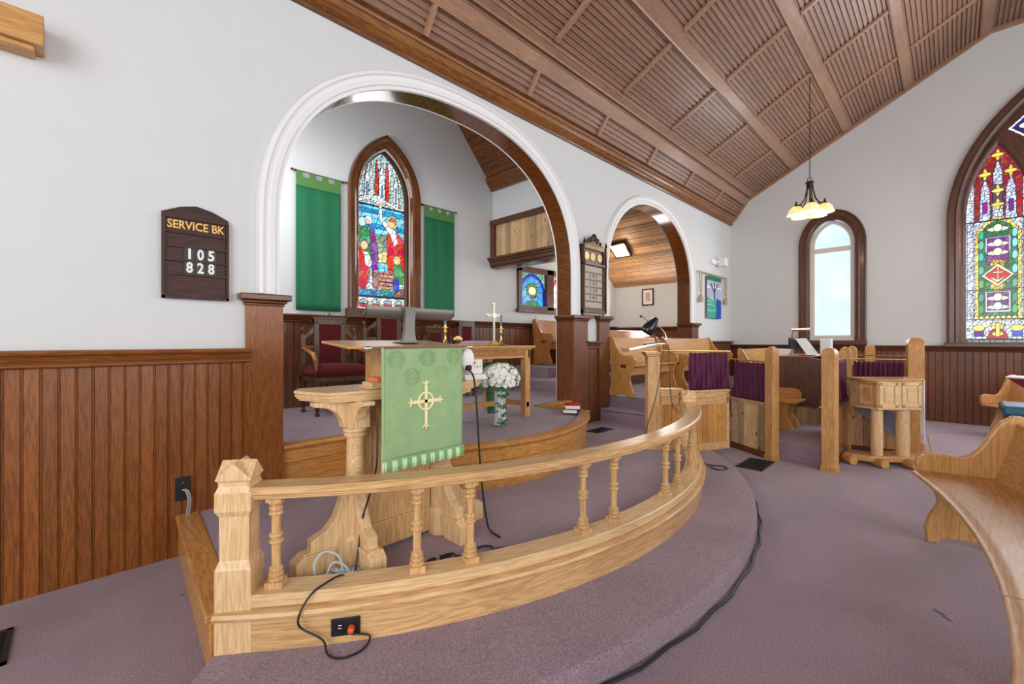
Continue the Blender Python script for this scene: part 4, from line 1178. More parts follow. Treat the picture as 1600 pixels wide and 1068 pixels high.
# things on the wing shelves
t = thing('book', 'thin orange-edged book on a small pale block on the left wing shelf', 'book', (1.15, 2.28, 1.15))
obj('cover', MB().box(1.125, 1.165, 2.12, 2.22, 1.182, 1.205), plain('orange_cloth', (.75, .22, .10), .6), t, bevel=.002)
obj('page_block', MB().box(1.08, 1.165, 2.10, 2.23, 1.150, 1.158).box(1.095, 1.165, 2.11, 2.225, 1.158, 1.181), palex, t)
t = thing('speaker', 'rounded white plastic device hanging beside the green cloth on the pulpit', 'device', (1.66, 2.03, 1.28))
obj('body', MB().lathe([(0, -.02), (.03, -.02), (.045, -.01), (.05, .01), (.045, .03), (0, .035)], (0, 0, 0), 20, 'y').xf(Matrix.Translation((1.655, 2.03, 1.285)) @ Matrix.Scale(1.5, 4, (0, 0, 1))), whitep, t, smooth=True)
obj('grip', MB().box(1.63, 1.66, 1.99, 2.03, 1.225, 1.255), blackm, t, bevel=.006)
cord('microphone_cable', [(1.645, 2.0, 1.225), (1.675, 1.99, 1.17), (1.695, 1.985, .95), (1.71, 1.98, .7), (1.725, 1.97, .5), (1.74, 1.95, .33), (1.75, 1.93, .275), (1.74, 1.84, .27)], .006, black, 'black cable falling from the white device down to the sanctuary floor')
t = thing('tissue_box', 'white tissue box printed with a red flower and green leaves on the pulpit shelf', 'box', (1.88, 2.25, 1.2))
obj('carton', MB().box(1.815, 1.925, 2.2, 2.32, 1.182, 1.275), paper, t, bevel=.002)
m_ = MB().lathe([(0, 0), (.011, 0), (.011, -.001), (0, -.001)], (1.852, 2.1995, 1.255), 12, 'y')
obj('printed_flower', m_, plain('printed_red', (.6, .12, .10), .6), t)
m_ = MB()
for x, z, a in ((1.84, 1.232, .6), (1.868, 1.228, -.5), (1.895, 1.222, .3), (1.85, 1.212, 1.2), (1.905, 1.245, .9)):
    m_.add([(x, 2.1994, z), (x + .018 * math.cos(a), 2.1994, z + .018 * math.sin(a)), (x + .022 * math.cos(a + .5), 2.1994, z + .022 * math.sin(a + .5)), (x + .006, 2.1994, z + .012)], [(0, 1, 2, 3)])
obj('printed_leaves', m_, plain('printed_green', (.30, .48, .15), .6), t)
for k in range(3):
    o = obj('papers', MB().box(1.74 + .006 * k, 1.925, 2.15 + .01 * k, 2.36, 1.149 + .0105 * k, 1.159 + .0105 * k), paper, bevel=.002)
    tag(o, ['lowest sheaf of white papers under the flowered tissue box', 'middle sheaf of white papers under the flowered tissue box', 'top sheaf of white papers directly under the flowered tissue box'][k], 'papers', 'papers under the tissue box')
# rose on the desk end
t = thing('rose', 'small cream yellow artificial rose at the right end of the pulpit desk', 'flower', (1.61, 2.06, 1.38))
m_ = MB()
for k in range(12):
    a = k * 2.4; r_ = .004 + .0016 * k
    m_.lathe([(0, -.006), (.010, 0), (.007, .012), (0, .010)], (1.61 + r_ * math.cos(a), 2.06 + r_ * math.sin(a), 1.402 + .012 * (1 - k / 12)), 7)
obj('petals', m_, plain('cream_yellow_petal', (.80, .55, .22), .6), t, smooth=True)
obj('leaf', MB().add([(1.60, 2.05, 1.384), (1.565, 2.04, 1.386), (1.595, 2.065, 1.388)], [(0, 1, 2)]), leafm, t, solid=.001)
obj('stem', MB().tube([(1.61, 2.06, 1.402), (1.61, 2.07, 1.376)], .003, 6), leafm, t)

# cable heap at the left foot and microphone lead on the floor
pts = []
for i in range(150):
    a = i * .37; r_ = .055 + .05 * math.sin(i * .13) ; 
    pts.append((.885 + r_ * .95 * math.cos(a) + .05 * math.sin(i * .05), 2.035 + r_ * .38 * math.sin(a) - .04 * math.cos(a) , Z1 + .012 + .03 * (i % 7) / 7 + .03 * (i / 150)))
o = obj('cable_heap', MB().tube(pts, .005, 6), plain('grey_blue_cable', (.42, .50, .55), .4), smooth=True)
tag(o, 'tangled heap of grey-blue cable on the carpet by the left foot of the pulpit', 'cable')
cord('cable_loop', [(.80, 2.06, .28), (.79, 2.08, .36), (.83, 2.08, .41), (.885, 2.05, .39), (.90, 2.03, .33), (.86, 2.04, .28), (.84, 2.05, .32), (.865, 2.04, .365), (.91, 2.02, .34), (.93, 1.99, .29), (1.0, 1.945, .285), (1.1, 1.90, .272)], .005, plain('grey_blue_cable', (.4, .5, .5), .4), 'upright loops of grey cable springing from the heap by the left pulpit foot')
t = thing('microphone_connector', 'black and brass cable connector lying between the two centre balusters', 'connector', (1.3, 1.8, Z1 + .01))
m_ = MB()
q0, q1 = Vector((1.235, 1.895, .275)), Vector((1.40, 1.85, .285)); dv = (q1 - q0)
def seg(a, b, r): return MB().tube([q0 + dv * a, q0 + dv * b], r, 12)
obj('brass_end', seg(.0, .2, .008), brass, t); obj('sleeve', MB().tube([q0 + dv * .2, q0 + dv * .35, q0 + dv * .5], [.005, .011, .011], 12), black, t)
obj('collar', seg(.5, .62, .0115), chrome, t); obj('tail_sleeve', MB().tube([q0 + dv * .62, q0 + dv * .95, q0 + dv * 1.1], [.011, .010, .005], 12), black, t)
lp = [(1.415, 1.845, .275)] + [(1.555 + .075 * math.cos(a), 1.79 + .045 * math.sin(a) , .268 + .004 * (k > 10)) for k, a in enumerate([math.radians(d) for d in range(200, 660, 24)])] + [(1.66, 1.74, .268), (1.70, 1.68, .268)]
cord('microphone_cable', lp, .006, black, 'black microphone cable coiled once on the carpet behind the centre balusters', sub=4)

# ---------------- communion table
t = thing('communion_table', 'oak communion table with a carved apron, standing in the chancel behind the pulpit', 'table', (2.7, 3.5, Z2))
tx0, tx1, ty0, ty1 = 1.95, 3.50, 3.22, 3.90
tb = wood('pew', 'x')
zt_ = 1.345
obj('tabletop', MB().box(tx0 - .04, tx1 + .04, ty0 - .04, ty1 + .04, zt_ - .025, zt_).box(tx0 - .02, tx1 + .02, ty0 - .02, ty1 + .02, zt_ - .042, zt_ - .025), tb, t, bevel=.006)
m_ = MB().box(tx0 + .02, tx1 - .02, ty0 + .01, ty0 + .035, 1.215, zt_ - .042).box(tx0 + .02, tx1 - .02, ty1 - .035, ty1 - .01, 1.215, zt_ - .042).box(tx0 + .01, tx0 + .035, ty0, ty1, 1.215, zt_ - .042).box(tx1 - .035, tx1 - .01, ty0, ty1, 1.215, zt_ - .042)
ap = obj('apron', m_, tb, t, bevel=.002)
m_ = MB()
for k in range(60):
    x = tx0 + .07 + k * .0238
    m_.lathe([(0, 0), (.008, 0), (.005, -.006), (0, -.007)], (x, ty0 + .010, 1.275 + .018 * math.sin(k * 1.1)), 6, 'y')
    m_.box(x - .003, x + .003, ty0 + .004, ty0 + .010, 1.24, 1.29)
obj('carving', m_, wood('pew_dark', 'x'), ap)
for x in (tx0, tx1 - .075):
    for y in (ty0, ty1 - .075):
        obj('leg', MB().box(x, x + .075, y, y + .075, Z2, zt_ - .042), wood('pew', 'z'), t, bevel=.004)
obj('stretcher', MB().box(tx0 + .075, tx1 - .075, 3.52, 3.56, .69, .74).box(tx0 + .02, tx0 + .06, ty0, ty1, .69, .74).box(tx1 - .06, tx1 - .02, ty0, ty1, .69, .74), tb, t)
# brass cross, candlesticks
t = thing('altar_cross', 'brass and silver standing cross at the right of the communion table', 'cross', (3.02, 3.28, zt_))
cx, cy = 3.14, 3.41
obj('stepped_base', MB().box(cx - .06, cx + .06, cy - .05, cy + .05, zt_, zt_ + .015).box(cx - .045, cx + .045, cy - .035, cy + .035, zt_ + .015, zt_ + .03).box(cx - .03, cx + .03, cy - .02, cy + .02, zt_ + .03, zt_ + .05), brass, t, bevel=.003)
m_ = MB().box(cx - .012, cx + .012, cy - .007, cy + .007, zt_ + .05, zt_ + .43).box(cx - .085, cx + .085, cy - .007, cy + .007, zt_ + .305, zt_ + .33)
for x, z in ((cx - .085, zt_ + .317), (cx + .085, zt_ + .317), (cx, zt_ + .435)): m_.lathe([(0, -.008), (.02, -.008), (.02, .008), (0, .008)], (x, cy, z), 12, 'y')
obj('upright_cross', m_, plain('pale_brass', (.62, .56, .40), .3, .9), t, bevel=.002)
m_ = MB().lathe([(0, -.012), (.028, -.012), (.028, -.006), (0, -.006)], (cx, cy, zt_ + .317), 16, 'y')
obj('centre_boss', m_, chrome, t)
def candlestick(x, y, lab):
    t = thing('candlestick', lab, 'candlestick', (x, y, zt_), group='candlesticks on the communion table')
    obj('stick', MB().lathe([(0, 0), (.045, 0), (.05, .008), (.03, .02), (.016, .03), (.02, .045), (.011, .06), (.010, .12), (.016, .13), (.016, .14), (.010, .15), (.010, .165), (.028, .172), (.028, .178), (.012, .182), (.012, .20), (0, .20)], (x, y, zt_), 18), brass, t, smooth=True)
    obj('candle', MB().lathe([(0, .20), (.0115, .20), (.0115, .315), (.008, .32), (0, .322)], (x, y, zt_), 12), plain('blue_grey_wax', (.09, .17, .22), .5), t, smooth=True)
candlestick(2.43, 3.30, 'brass candlestick with a blue-grey candle at the left of the communion table')
candlestick(3.13, 3.29, 'brass candlestick with a blue-grey candle close in front of the brass cross')
t = thing('open_bible', 'open book lying on a low stand at the back right of the communion table', 'book', (3.1, 3.6, zt_))
obj('stand', MB().box(2.95, 3.42, 3.60, 3.82, zt_, zt_ + .02), tb, t, bevel=.003)
obj('pages', MB().prism([(3.0, 3.62, zt_ + .021), (3.0, 3.62, zt_ + .04), (3.08, 3.62, zt_ + .052), (3.16, 3.62, zt_ + .03), (3.24, 3.62, zt_ + .052), (3.32, 3.62, zt_ + .04), (3.32, 3.62, zt_ + .021)], (0, .18, 0)), plain('purple_grey_page', (.35, .28, .36), .7), t)

# green wrapped plant under the table
t = thing('wrapped_plant', 'large green foil-wrapped bundle standing under the right end of the communion table', 'plant', (3.05, 3.6, Z2))
def blob(cx, cy, cz, rx, ry, rz, n=14, amp=.08, seed=1):
    r2 = random.Random(seed); ph = [r2.random() * 6 for _ in range(6)]
    rings = []
    for j in range(n + 1):
        b_ = PI * j / n; ring = []
        for i in range(20):
            a = 2 * PI * i / 20
            k = 1 + amp * (math.sin(3 * a + ph[0] + 4 * b_) + math.sin(5 * a + ph[1] - 3 * b_) * .6)
            ring.append((cx + rx * k * max(.02, math.sin(b_)) * math.cos(a), cy + ry * k * max(.02, math.sin(b_)) * math.sin(a), cz - rz * math.cos(b_)))
        rings.append(ring)
    return MB().loft(rings)
obj('wrapping', blob(3.30, 3.62, .99, .20, .17, .17, seed=3), plain('green_foil', (.12, .30, .12), .45, bump=.5, bscale=14, var=.25), t, smooth=True)
obj('pot', MB().lathe([(0, Z2), (.05, Z2), (.07, .85), (.06, .86), (0, .86)], (3.34, 3.66, 0), 18), plain('dark_green_pot', (.03, .12, .05), .5), t, smooth=True)

# vase of white flowers with ivy
vx, vy = 2.87, 3.03
t = thing('flower_vase', 'tall white vase of white flowers with trailing ivy on the chancel step', 'vase', (vx, vy, Z2 + .02))
VZ = Z2 + .02
obj('vase', MB().lathe([(0, VZ), (.060, VZ), (.062, VZ + .01), (.052, VZ + .10), (.052, VZ + .20), (.058, VZ + .32), (.062, VZ + .325), (.054, VZ + .325), (.048, VZ + .26), (0, VZ + .25)], (vx, vy, 0), 24), plain('white_ceramic', (.78, .79, .80), .25, coat=.5, var=.08), t, smooth=True)
m_ = MB(); r3 = random.Random(5)
fc = Vector((vx + .005, vy, VZ + .43))
for k in range(330):
    th = r3.random() * 2 * PI; ph = math.acos(1 - r3.random() * 1.35)
    d = Vector((math.sin(ph) * math.cos(th), math.sin(ph) * math.sin(th), math.cos(ph)))
    q9 = r3.uniform(.92, 1.14); c = fc + Vector((d.x * .160 * q9, d.y * .160 * q9, d.z * .130 * q9))
    u = d.cross(Vector((0, 0, 1)) if abs(d.z) < .9 else Vector((1, 0, 0))).normalized(); w_ = d.cross(u)
    for j in range(6):
        a = j * PI / 3 + k; e = u * math.cos(a) + w_ * math.sin(a); s_ = u * math.cos(a + PI / 2) + w_ * math.sin(a + PI / 2)
        m_.add([c, c + e * .018 + s_ * .011 + d * .006, c + e * .031 + d * (.004 + .008 * (j % 2)), c + e * .018 - s_ * .011 + d * .006], [(0, 1, 2, 3)])
pz = obj('petals', m_, petal, t, norm=False); pz['kind'] = 'stuff'
obj('flower_core', blob(fc.x, fc.y, fc.z, .145, .145, .11, amp=.03), plain('pale_green_core', (.66, .70, .60), .8), t, smooth=True)
def ivy(m_, x, y, z, s_, a, tilt):
    P_ = [(0, 0), (.35, -.25), (.75, -.30), (.55, 0), (1.0, .25), (.5, .35), (.3, .8), (.0, .5), (-.3, .8), (-.5, .35), (-1.0, .25), (-.55, 0), (-.75, -.30), (-.35, -.25)]
    M = Matrix.Translation((x, y, z)) @ Matrix.Rotation(a, 4, 'Z') @ Matrix.Rotation(PI / 2 + tilt, 4, 'X') @ Matrix.Scale(s_, 4)
    m_.add([M @ Vector((p[0], p[1], .12 * abs(p[0]))) for p in P_], [list(range(14))])
m_ = MB(); stems = MB()
for chain, (sx, L_) in enumerate(((-.075, .30), (-.02, .36), (.03, .20), (.075, .08), (.0, .42))):
    n_ = int(L_ / .075)
    pts = []
    for k in range(n_ + 1):
        x = vx - .045 * .7 + sx * (1 + .25 * math.sin(k + chain)); y = vy - .075 - .02 * math.sin(k * 1.7 + chain); z = VZ + .36 - L_ * k / n_
        z = max(z, VZ + .015); pts.append((x, y, z))
        ivy(m_, x + r3.uniform(-.018, .018), y - .01, z, r3.uniform(.026, .034), r3.uniform(-1.2, .3) - .5, r3.uniform(-.5, .4))
    stems.tube(pts, .002, 5)
for k in range(40):
    a = k * .42; ivy(m_, vx + .125 * math.cos(a), vy + .125 * math.sin(a), VZ + .345 + .02 * math.sin(k * 2.2), .026, a + PI / 2, .3)
for k in range(3): ivy(m_, vx - .02 + r3.uniform(-.07, .03), vy - .09 + r3.uniform(-.02, .02), VZ + .02 + r3.uniform(0, .03), .026, r3.uniform(-1.5, .3), r3.uniform(-.9, .1))
lv = obj('ivy_leaves', m_, leafm, t, norm=False, solid=.001); lv['kind'] = 'stuff'
obj('ivy_stems', stems, leafm, t)

# books on the corner of the platform
def book(label, x, y, z, rz, w_, d_, h_, cover, grp=None, cat='book'):
    t = thing('book', label, cat, (x, y, z), rz, grp, local=True)
    obj('cover', MB().box(-w_ / 2, w_ / 2, -d_ / 2, d_ / 2, 0, .004).box(-w_ / 2, w_ / 2, -d_ / 2, d_ / 2, h_ - .004, h_).box(-w_ / 2, -w_ / 2 + .006, -d_ / 2, d_ / 2, .004, h_ - .004), cover, t, bevel=.001)
    obj('page_block', MB().box(-w_ / 2 + .006, w_ / 2 - .004, -d_ / 2 + .004, d_ / 2 - .004, .004, h_ - .004), paper, t)
    return t
zb_ = Z2 + .021
book('dark blue book at the bottom of the pair on the platform corner', 3.93, 2.99, zb_, math.radians(118), .16, .235, .042, navy)
book('red book lying on top of the dark blue one on the platform corner', 3.955, 3.0, zb_ + .043, math.radians(128), .17, .24, .042, red)

# ---------------- chancel chairs
th_w, th_x = wood('throne', 'z'), wood('throne', 'x')
def throne(x, y, w_, hb, sw, label, seat=True, plain_=False):
    t = thing('chancel_chair', label, 'chair', (x, y, Z2), 0, None, local=True)
    h = w_ / 2; pw = sw / 2     # pw: half width of the upholstered back panel
    back = MB()
    yb = .16
    for s_ in (-1, 1):
        back.box(s_ * (pw + .03) - .03, s_ * (pw + .03) + .03, yb - .025, yb + .025, .40, hb - .04)
    back.box(-pw - .06, pw + .06, yb - .028, yb + .028, hb - .10, hb - .035)
    back.box(-pw, pw, yb - .02, yb + .02, .42, .48)
    bk = obj('back_frame', back, th_w, t, bevel=.004)
    m_ = MB()
    if not plain_:
        m_.box(-pw - .075, pw + .075, yb - .035, yb + .035, hb - .035, hb - .018)
        for k in range(9):
            a = -pw - .04 + (2 * pw + .08) * k / 8
            m_.lathe([(0, 0), (.010, 0), (.012, .016), (.005, .03 if k != 4 else .06), (0, .032 if k != 4 else .062)], (a, yb, hb - .018), 8)
        for s_ in (-1, 1): m_.lathe([(0, 0), (.018, 0), (.012, -.008), (0, -.01)], (s_ * (pw + .03), yb - .028, hb - .068), 8, 'y')
    else:
        m_.prism([(-pw - .07, yb - .03, hb - .035), (pw + .07, yb - .03, hb - .035), (pw + .05, yb - .03, hb - .01), (-pw - .05, yb - .03, hb - .01)], (0, .06, 0))
    obj('crest_rail', m_, th_x, t, smooth=True)
    obj('back_pad', MB().box(-pw, pw, yb - .03, yb + .012, .48, hb - .10), redvel, t, bevel=.012)
    obj('seat_rail', MB().box(-h, h, -.28, .18, .36, .42), th_x, t, bevel=.006)
    m_ = MB(); rings = []
    for z, k in ((.42, 1.0), (.455, 1.04), (.49, .99), (.525, .85), (.548, .60), (.556, .25)):
        rings.append([(h * k * cx_, -.05 + .235 * k * cy_, z) for cx_, cy_ in ((-.94, -1), (-.5, -1.02), (0, -1.03), (.5, -1.02), (.94, -1), (1, -.5), (1, .0), (1, .5), (.94, .95), (0, .97), (-.94, .95), (-1, .5), (-1, 0), (-1, -.5))])
    obj('seat_cushion', m_.loft(rings), redvel, t, smooth=True)
    for s_ in (-1, 1):
        for yy_ in (-.25, .15):
            obj('leg', MB().lathe([(.018, 0), (.026, .01), (.026, .03), (.014, .045), (.022, .07), (.028, .14), (.020, .22), (.028, .30), (.028, .37)], (s_ * (h - .03), yy_, 0), 12), th_w, t, smooth=True)
    if not plain_:
        for s_ in (-1, 1):
            m_ = MB().box(s_ * (h - .025) - .025, s_ * (h - .025) + .025, yb - .025, yb + .025, .36, hb - .22)
            m_.lathe([(.012, hb - .22), (.022, hb - .21), (.022, hb - .20), (.012, hb - .195), (.02, hb - .185), (.026, hb - .165), (.02, hb - .145), (.008, hb - .135), (0, hb - .13)], (s_ * (h - .025), yb, 0), 12)
            obj('side_post', m_, th_w, t, smooth=True)
            # pierced arched wings between post and back frame
            a0, a1 = s_ * (pw + .06), s_ * (h - .05)
            m_ = MB()
            for zc, r_ in ((hb - .34, .8), (hb - .58, .8)):
                w2 = abs(a1 - a0)
                m_.tube([(a0 + (a1 - a0) * u, yb, zc + .10 * math.sin(PI * u) ** .8 + (.05 * (1 - u))) for u in [i / 8 for i in range(9)]], .014, 6)
                m_.box(min(a0, a1), max(a0, a1), yb - .014, yb + .014, zc - .04, zc - .005)
            m_.prism([(a0, yb - .012, hb - .12), (a0, yb - .012, hb - .20), (a1, yb - .012, hb - .26), (a1, yb - .012, hb - .235)], (0, .024, 0))
            obj('pierced_wing', m_, th_w, t, smooth=True)
            m_ = MB().tube([(s_ * (h - .025), yb, .72), (s_ * (h - .02), .06, .715), (s_ * (h - .01), -.08, .69), (s_ * (h - .005), -.2, .665), (s_ * (h - .01), -.25, .60), (s_ * (h - .03), -.23, .52), (s_ * (h - .03), -.25, .43)], [.02, .022, .022, .028, .024, .018, .022], 10)
            obj('arm', m_, wood('pew_dark', 'y'), t, smooth=True)
    return t
throne(2.16, 5.06, .66, 1.10, .25, 'carved throne chair with a dark red cushion at the left of the chancel')
throne(3.02, 5.22, .74, 1.20, .23, 'tallest carved throne chair, below the stained-glass window behind the lamp')
throne(3.80, 5.25, .62, 1.02, .20, 'carved chair with finials, partly hidden between the lamp and the left candle')
throne(4.40, 5.27, .42, 1.13, .19, 'plain square-backed red padded chair behind the left candle', plain_=True)

# ---------------- pews
def pew_end_profile(h_=.86, d_=.48):
    P_ = [(0.0, 0), (0, .06), (.03, .12), (.075, .25), (.055, .37), (-.02, .46), (-.03, .53), (.0, .575), (.06, .59), (.16, .58), (.25, .61), (.32, .70), (.37, .80), (.40, .85), (.44, .865), (.47, .85), (.475, .80), (.455, .6), (.43, .3), (.44, .1), (.46, 0), (.37, 0), (.32, .035), (.14, .035), (.09, 0)]
    return [(a * d_ / .48, b_ * h_ / .865) for a, b_ in P_]
def pew(x0, x1, yf, z, label, kind='pew', ends=(1, 1), h_=.86, cut=True, cat='pew', grp=None, dd=.48, ekind=None):
    """straight pew along X facing -Y, front at yf"""
    t = thing('pew', label, cat, ((x0 + x1) / 2, yf + .2, z), 0, grp)
    wz, wx = wood(ekind or kind, 'z'), wood(kind, 'x')
    P_ = pew_end_profile(h_, dd); q_ = dd / .48
    for k, x in enumerate((x0, x1 - .04)):
        if ends[k]:
            e = obj('end_panel', MB().prism([(x, yf + a, z + b_) for a, b_ in P_], (.04, 0, 0)), wz, t, bevel=.008)
            if cut: obj('book_slot', MB().box(x - .002, x + .042, yf + .14 * q_, yf + .24 * q_, z + .41, z + .46), wood('dark', 'x'), e)
    k = h_ / .865
    obj('seat', MB().box(x0 + .04, x1 - .04, yf + .02 * q_, yf + .42 * q_, z + .425, z + .455), wx, t, bevel=.008)
    obj('seat_apron', MB().box(x0 + .04, x1 - .04, yf + .10, yf + .125, z + .30, z + .425), wx, t)
    b0, b1 = (.395, .47 * k), (.465, .835 * k)
    obj('backrest', MB().prism([(x0 + .04, yf + .36 * q_, z + .455), (x0 + .04, yf + .385 * q_, z + .44), (x0 + .04, yf + .45 * q_, z + b1[1]), (x0 + .04, yf + .43 * q_, z + b1[1] + .008), (x0 + .04, yf + .405 * q_, z + b1[1])], (x1 - x0 - .08, 0, 0)), wx, t, bevel=.003)
    return t
pew(5.53, 6.93, 3.14, Z3, 'light oak pew with an S-shaped end panel at the head of the choir steps', 'pew', dd=.40, ekind='oak_warm')
pew(7.02, 9.02, 3.02, Z3, 'light oak choir pew behind the left purple curtain', 'pew', ekind='oak_warm')
pew(8.05, 10.10, 2.13, .41, 'lower light oak choir pew behind the right purple curtain', 'pew')
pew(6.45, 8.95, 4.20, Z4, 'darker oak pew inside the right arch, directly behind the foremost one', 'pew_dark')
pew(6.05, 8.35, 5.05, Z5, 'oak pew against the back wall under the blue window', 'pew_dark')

# curved foreground pew
CC = (2.3, 5.96)
t = thing('pew', 'large curved honey-coloured pew in the right foreground', 'pew', (4.0, -.1, 0))
def cpt(r, a, z): return (CC[0] + r * math.cos(math.radians(a)), CC[1] + r * math.sin(math.radians(a)), z)
def csweep(prof, a0, a1, n=40): return arc_sweep(MB(), CC, prof, a0, a1, n)
pa0, pa1 = -70.6, -99
RF = 6.10
seat_m = wood('pew', 'x')
for k, (a0, a1) in enumerate(((pa0, -88.6), (-88.7, pa1))):
    obj('seat', csweep([(RF, .428), (RF - .006, .435), (RF - .006, .448), (RF + .004, .456), (RF + .05, .458), (RF + .46, .445), (RF + .46, .418), (RF + .02, .425)], a0, a1), seat_m, t, smooth=True)
bk_ = obj('backrest', csweep([(RF + .44, .445), (RF + .46, .43), (RF + .585, .82), (RF + .575, .825), (RF + .55, .82)], pa0, pa1), seat_m, t, smooth=True)
obj('top_cap', csweep([(RF + .535, .82), (RF + .53, .83), (RF + .535, .842), (RF + .60, .848), (RF + .605, .835), (RF + .60, .82)], pa0 - .3, pa1), wood('pew', 'x'), t, smooth=True)
EP = [(.03, .45), (.02, .50), (.03, .56), (.06, .59), (.10, .597), (.18, .59), (.26, .58), (.32, .60), (.37, .66), (.42, .76), (.47, .84), (.53, .885), (.58, .885), (.62, .855), (.63, .82), (.60, .81), (.47, .44)]
ra = math.radians(pa0); rd = Vector((math.cos(ra), math.sin(ra), 0)); tg = Vector((-math.sin(ra), math.cos(ra), 0))
def epan(P_, th, sh=0): return MB().prism([Vector(cpt(RF + a, pa0, z)) + tg * sh for a, z in P_], tg * th)
obj('end_panel', epan(EP, .05, 0), wood('pew', 'z'), t, bevel=.016)
SP = [(.10, .425), (.08, .36), (.10, .28), (.05, .18), (.03, .10), (.04, .0), (.09, 0), (.12, .04), (.30, .04), (.34, 0), (.42, 0), (.44, .425)]
obj('support', epan(SP, -.045, -.10), wood('pew', 'z'), t, bevel=.008)
def epan2(a_, P_, th):
    r_ = math.radians(a_); tg2 = Vector((-math.sin(r_), math.cos(r_), 0))
    return MB().prism([Vector(cpt(RF + a, a_, z)) for a, z in P_], tg2 * th)
obj('support', epan2(-87.2, SP, .045), wood('pew', 'z'), t, bevel=.008)
# second curved pew by the end wall
CP_ = thing('pew', 'small curved oak pew against the end wall panelling at the far right', 'pew', (9.9, -.6, 0))
def pew2():
    t = CP_; R2 = 9.62
    c2 = (2.3, 5.96)
    def cp(r, a, z): return (c2[0] + r * math.cos(math.radians(a)), c2[1] + r * math.sin(math.radians(a)), z)
    a0, a1 = -40.6, -58
    def sw(prof): return arc_sweep(MB(), c2, prof, a0, a1, 24)
    obj('seat', sw([(R2, .425), (R2, .45), (R2 + .46, .44), (R2 + .46, .415)]), seat_m, t, bevel=.006)
    obj('backrest', sw([(R2 + .42, .445), (R2 + .44, .43), (R2 + .56, .83), (R2 + .53, .83)]), seat_m, t)
    r_ = math.radians(a0); tg2 = Vector((-math.sin(r_), math.cos(r_), 0))
    obj('end_panel', MB().prism([cp(R2 + a, a0, z) for a, z in EP], tg2 * .045), wood('pew', 'z'), t, bevel=.012)
    BR = [(.06, .42), (.14, .40), (.13, .30), (.08, .20), (.03, .10), (.02, .0), (.09, 0), (.12, .10), (.18, .2), (.19, .30), (.24, .42)]
    obj('bracket', MB().prism([cp(R2 + a, a0 - .5, z) for a, z in BR], tg2 * -.05), wood('pew', 'z'), t, bevel=.006)
pew2()

# ---------------- choir screens, posts and curtains
def post(x, y, z0, zt, w_, rz, label, mat=None, grp='round-topped oak posts of the organ enclosure', dome=True):
    t = thing('screen_post', label, 'post', (x, y, z0), rz, grp, local=True)
    h = w_ / 2; H_ = zt - z0; rings = []
    def sq(r, z): return [(-r, -r, z), (r, -r, z), (r, r, z), (-r, r, z)]
    rings = [sq(h, 0), sq(h, H_ - .075)]
    obj('shaft', MB().loft(rings), mat or wood('oak_orange', 'z'), t, bevel=.004)
    if dome:
        # top rounded to both faces (crossed barrel)
        m_ = MB(); n_ = 8; rr = []
        for k in range(n_ + 1):
            b_ = (PI / 2) * k / n_; rr.append(sq(max(.001, h * math.cos(b_)), H_ - .075 + .075 * math.sin(b_)))
        obj('rounded_cap', m_.loft(rr), mat or wood('oak_orange', 'z'), t, smooth=True)
    obj('foot_block', MB().loft([sq(h + .006, 0), sq(h + .006, .05), sq(h, .06)]), wood('oak_warm', 'z'), t)
    return t
post(5.82, 1.50, 0, 1.33, .105, math.radians(-28), 'round-topped oak post right of the second purple curtain, beside the organ bench')
post(5.765, .93, 0, 1.325, .125, math.radians(-8), 'tallest-looking round-topped oak post standing right of the carpeted step')
post(7.10, .98, 0, 1.315, .12, 0, 'round-topped oak post behind the narrow side curtain')
post(7.22, .32, 0, 1.435, .15, math.radians(12), 'broad tall oak post right of the wide purple curtain, behind the lectern stand', wood('oak_warm', 'z'))
post(7.95, 1.02, .21, 1.32, .11, 0, 'small round-topped post far behind the organ enclosure, nearest the wide curtain')
post(9.9, 1.02, .21, 1.33, .13, 0, 'farthest small round-topped post, close to the end wall')

def screen(name, label, p0, p1, z0, zc, mat, capm, kind='bead', pitch=.075, base=.09, thick=.045, skirt=None, grp=None):
    a, b_ = Vector((p0[0], p0[1], 0)), Vector((p1[0], p1[1], 0)); d = b_ - a; L_ = d.length
    rz = math.atan2(d.y, d.x)
    t = thing(name, label, 'screen', (p0[0], p0[1], z0), rz, grp, local=True)
    H_ = zc - z0
    # local x along the screen, front face is -y... decided by the direction p0->p1
    obj('boards', grooved(MB(), (0, -thick / 2), (L_, -thick / 2), base, H_ - .04, (0, -1), pitch, .005, .008).box(0, L_, -thick / 2 + .006, thick / 2, base, H_ - .04), mat, t, norm=False)
    obj('top_cap', MB().box(-.005, L_ + .005, -thick / 2 - .02, thick / 2 + .02, H_ - .025, H_).box(0, L_, -thick / 2 - .008, thick / 2 + .008, H_ - .045, H_ - .025), capm, t, bevel=.005)
    obj('base_board', MB().box(-.003, L_ + .003, -thick / 2 - .014, thick / 2, 0, base), skirt or capm, t, bevel=.004)
    if kind == 'oak':
        obj('upper_rail', MB().box(0, L_, -thick / 2 - .012, thick / 2, H_ - .17, H_ - .04).box(0, L_, -thick / 2 - .022, thick / 2, H_ - .085, H_ - .075), capm, t, bevel=.003)
        obj('stile', MB().box(0, .05, -thick / 2 - .012, thick / 2, base, H_ - .04), capm, t, bevel=.003)
        obj('stile', MB().box(L_ - .05, L_, -thick / 2 - .012, thick / 2, base, H_ - .04), capm, t, bevel=.003)
    return t
bead = wood('oak_warm', 'z', ('x', .075, 0))
screen('oak_screen', 'short oak panelled screen between the reading desk post and the rail end', (4.345, 2.20), (4.50, 1.99), Z1, .90, bead, oakx, 'oak')
screen('oak_screen', 'oak beadboard screen below the left purple curtain', (4.92, 2.20), (5.55, 1.905), ZS, .822, bead, oakx, 'oak')
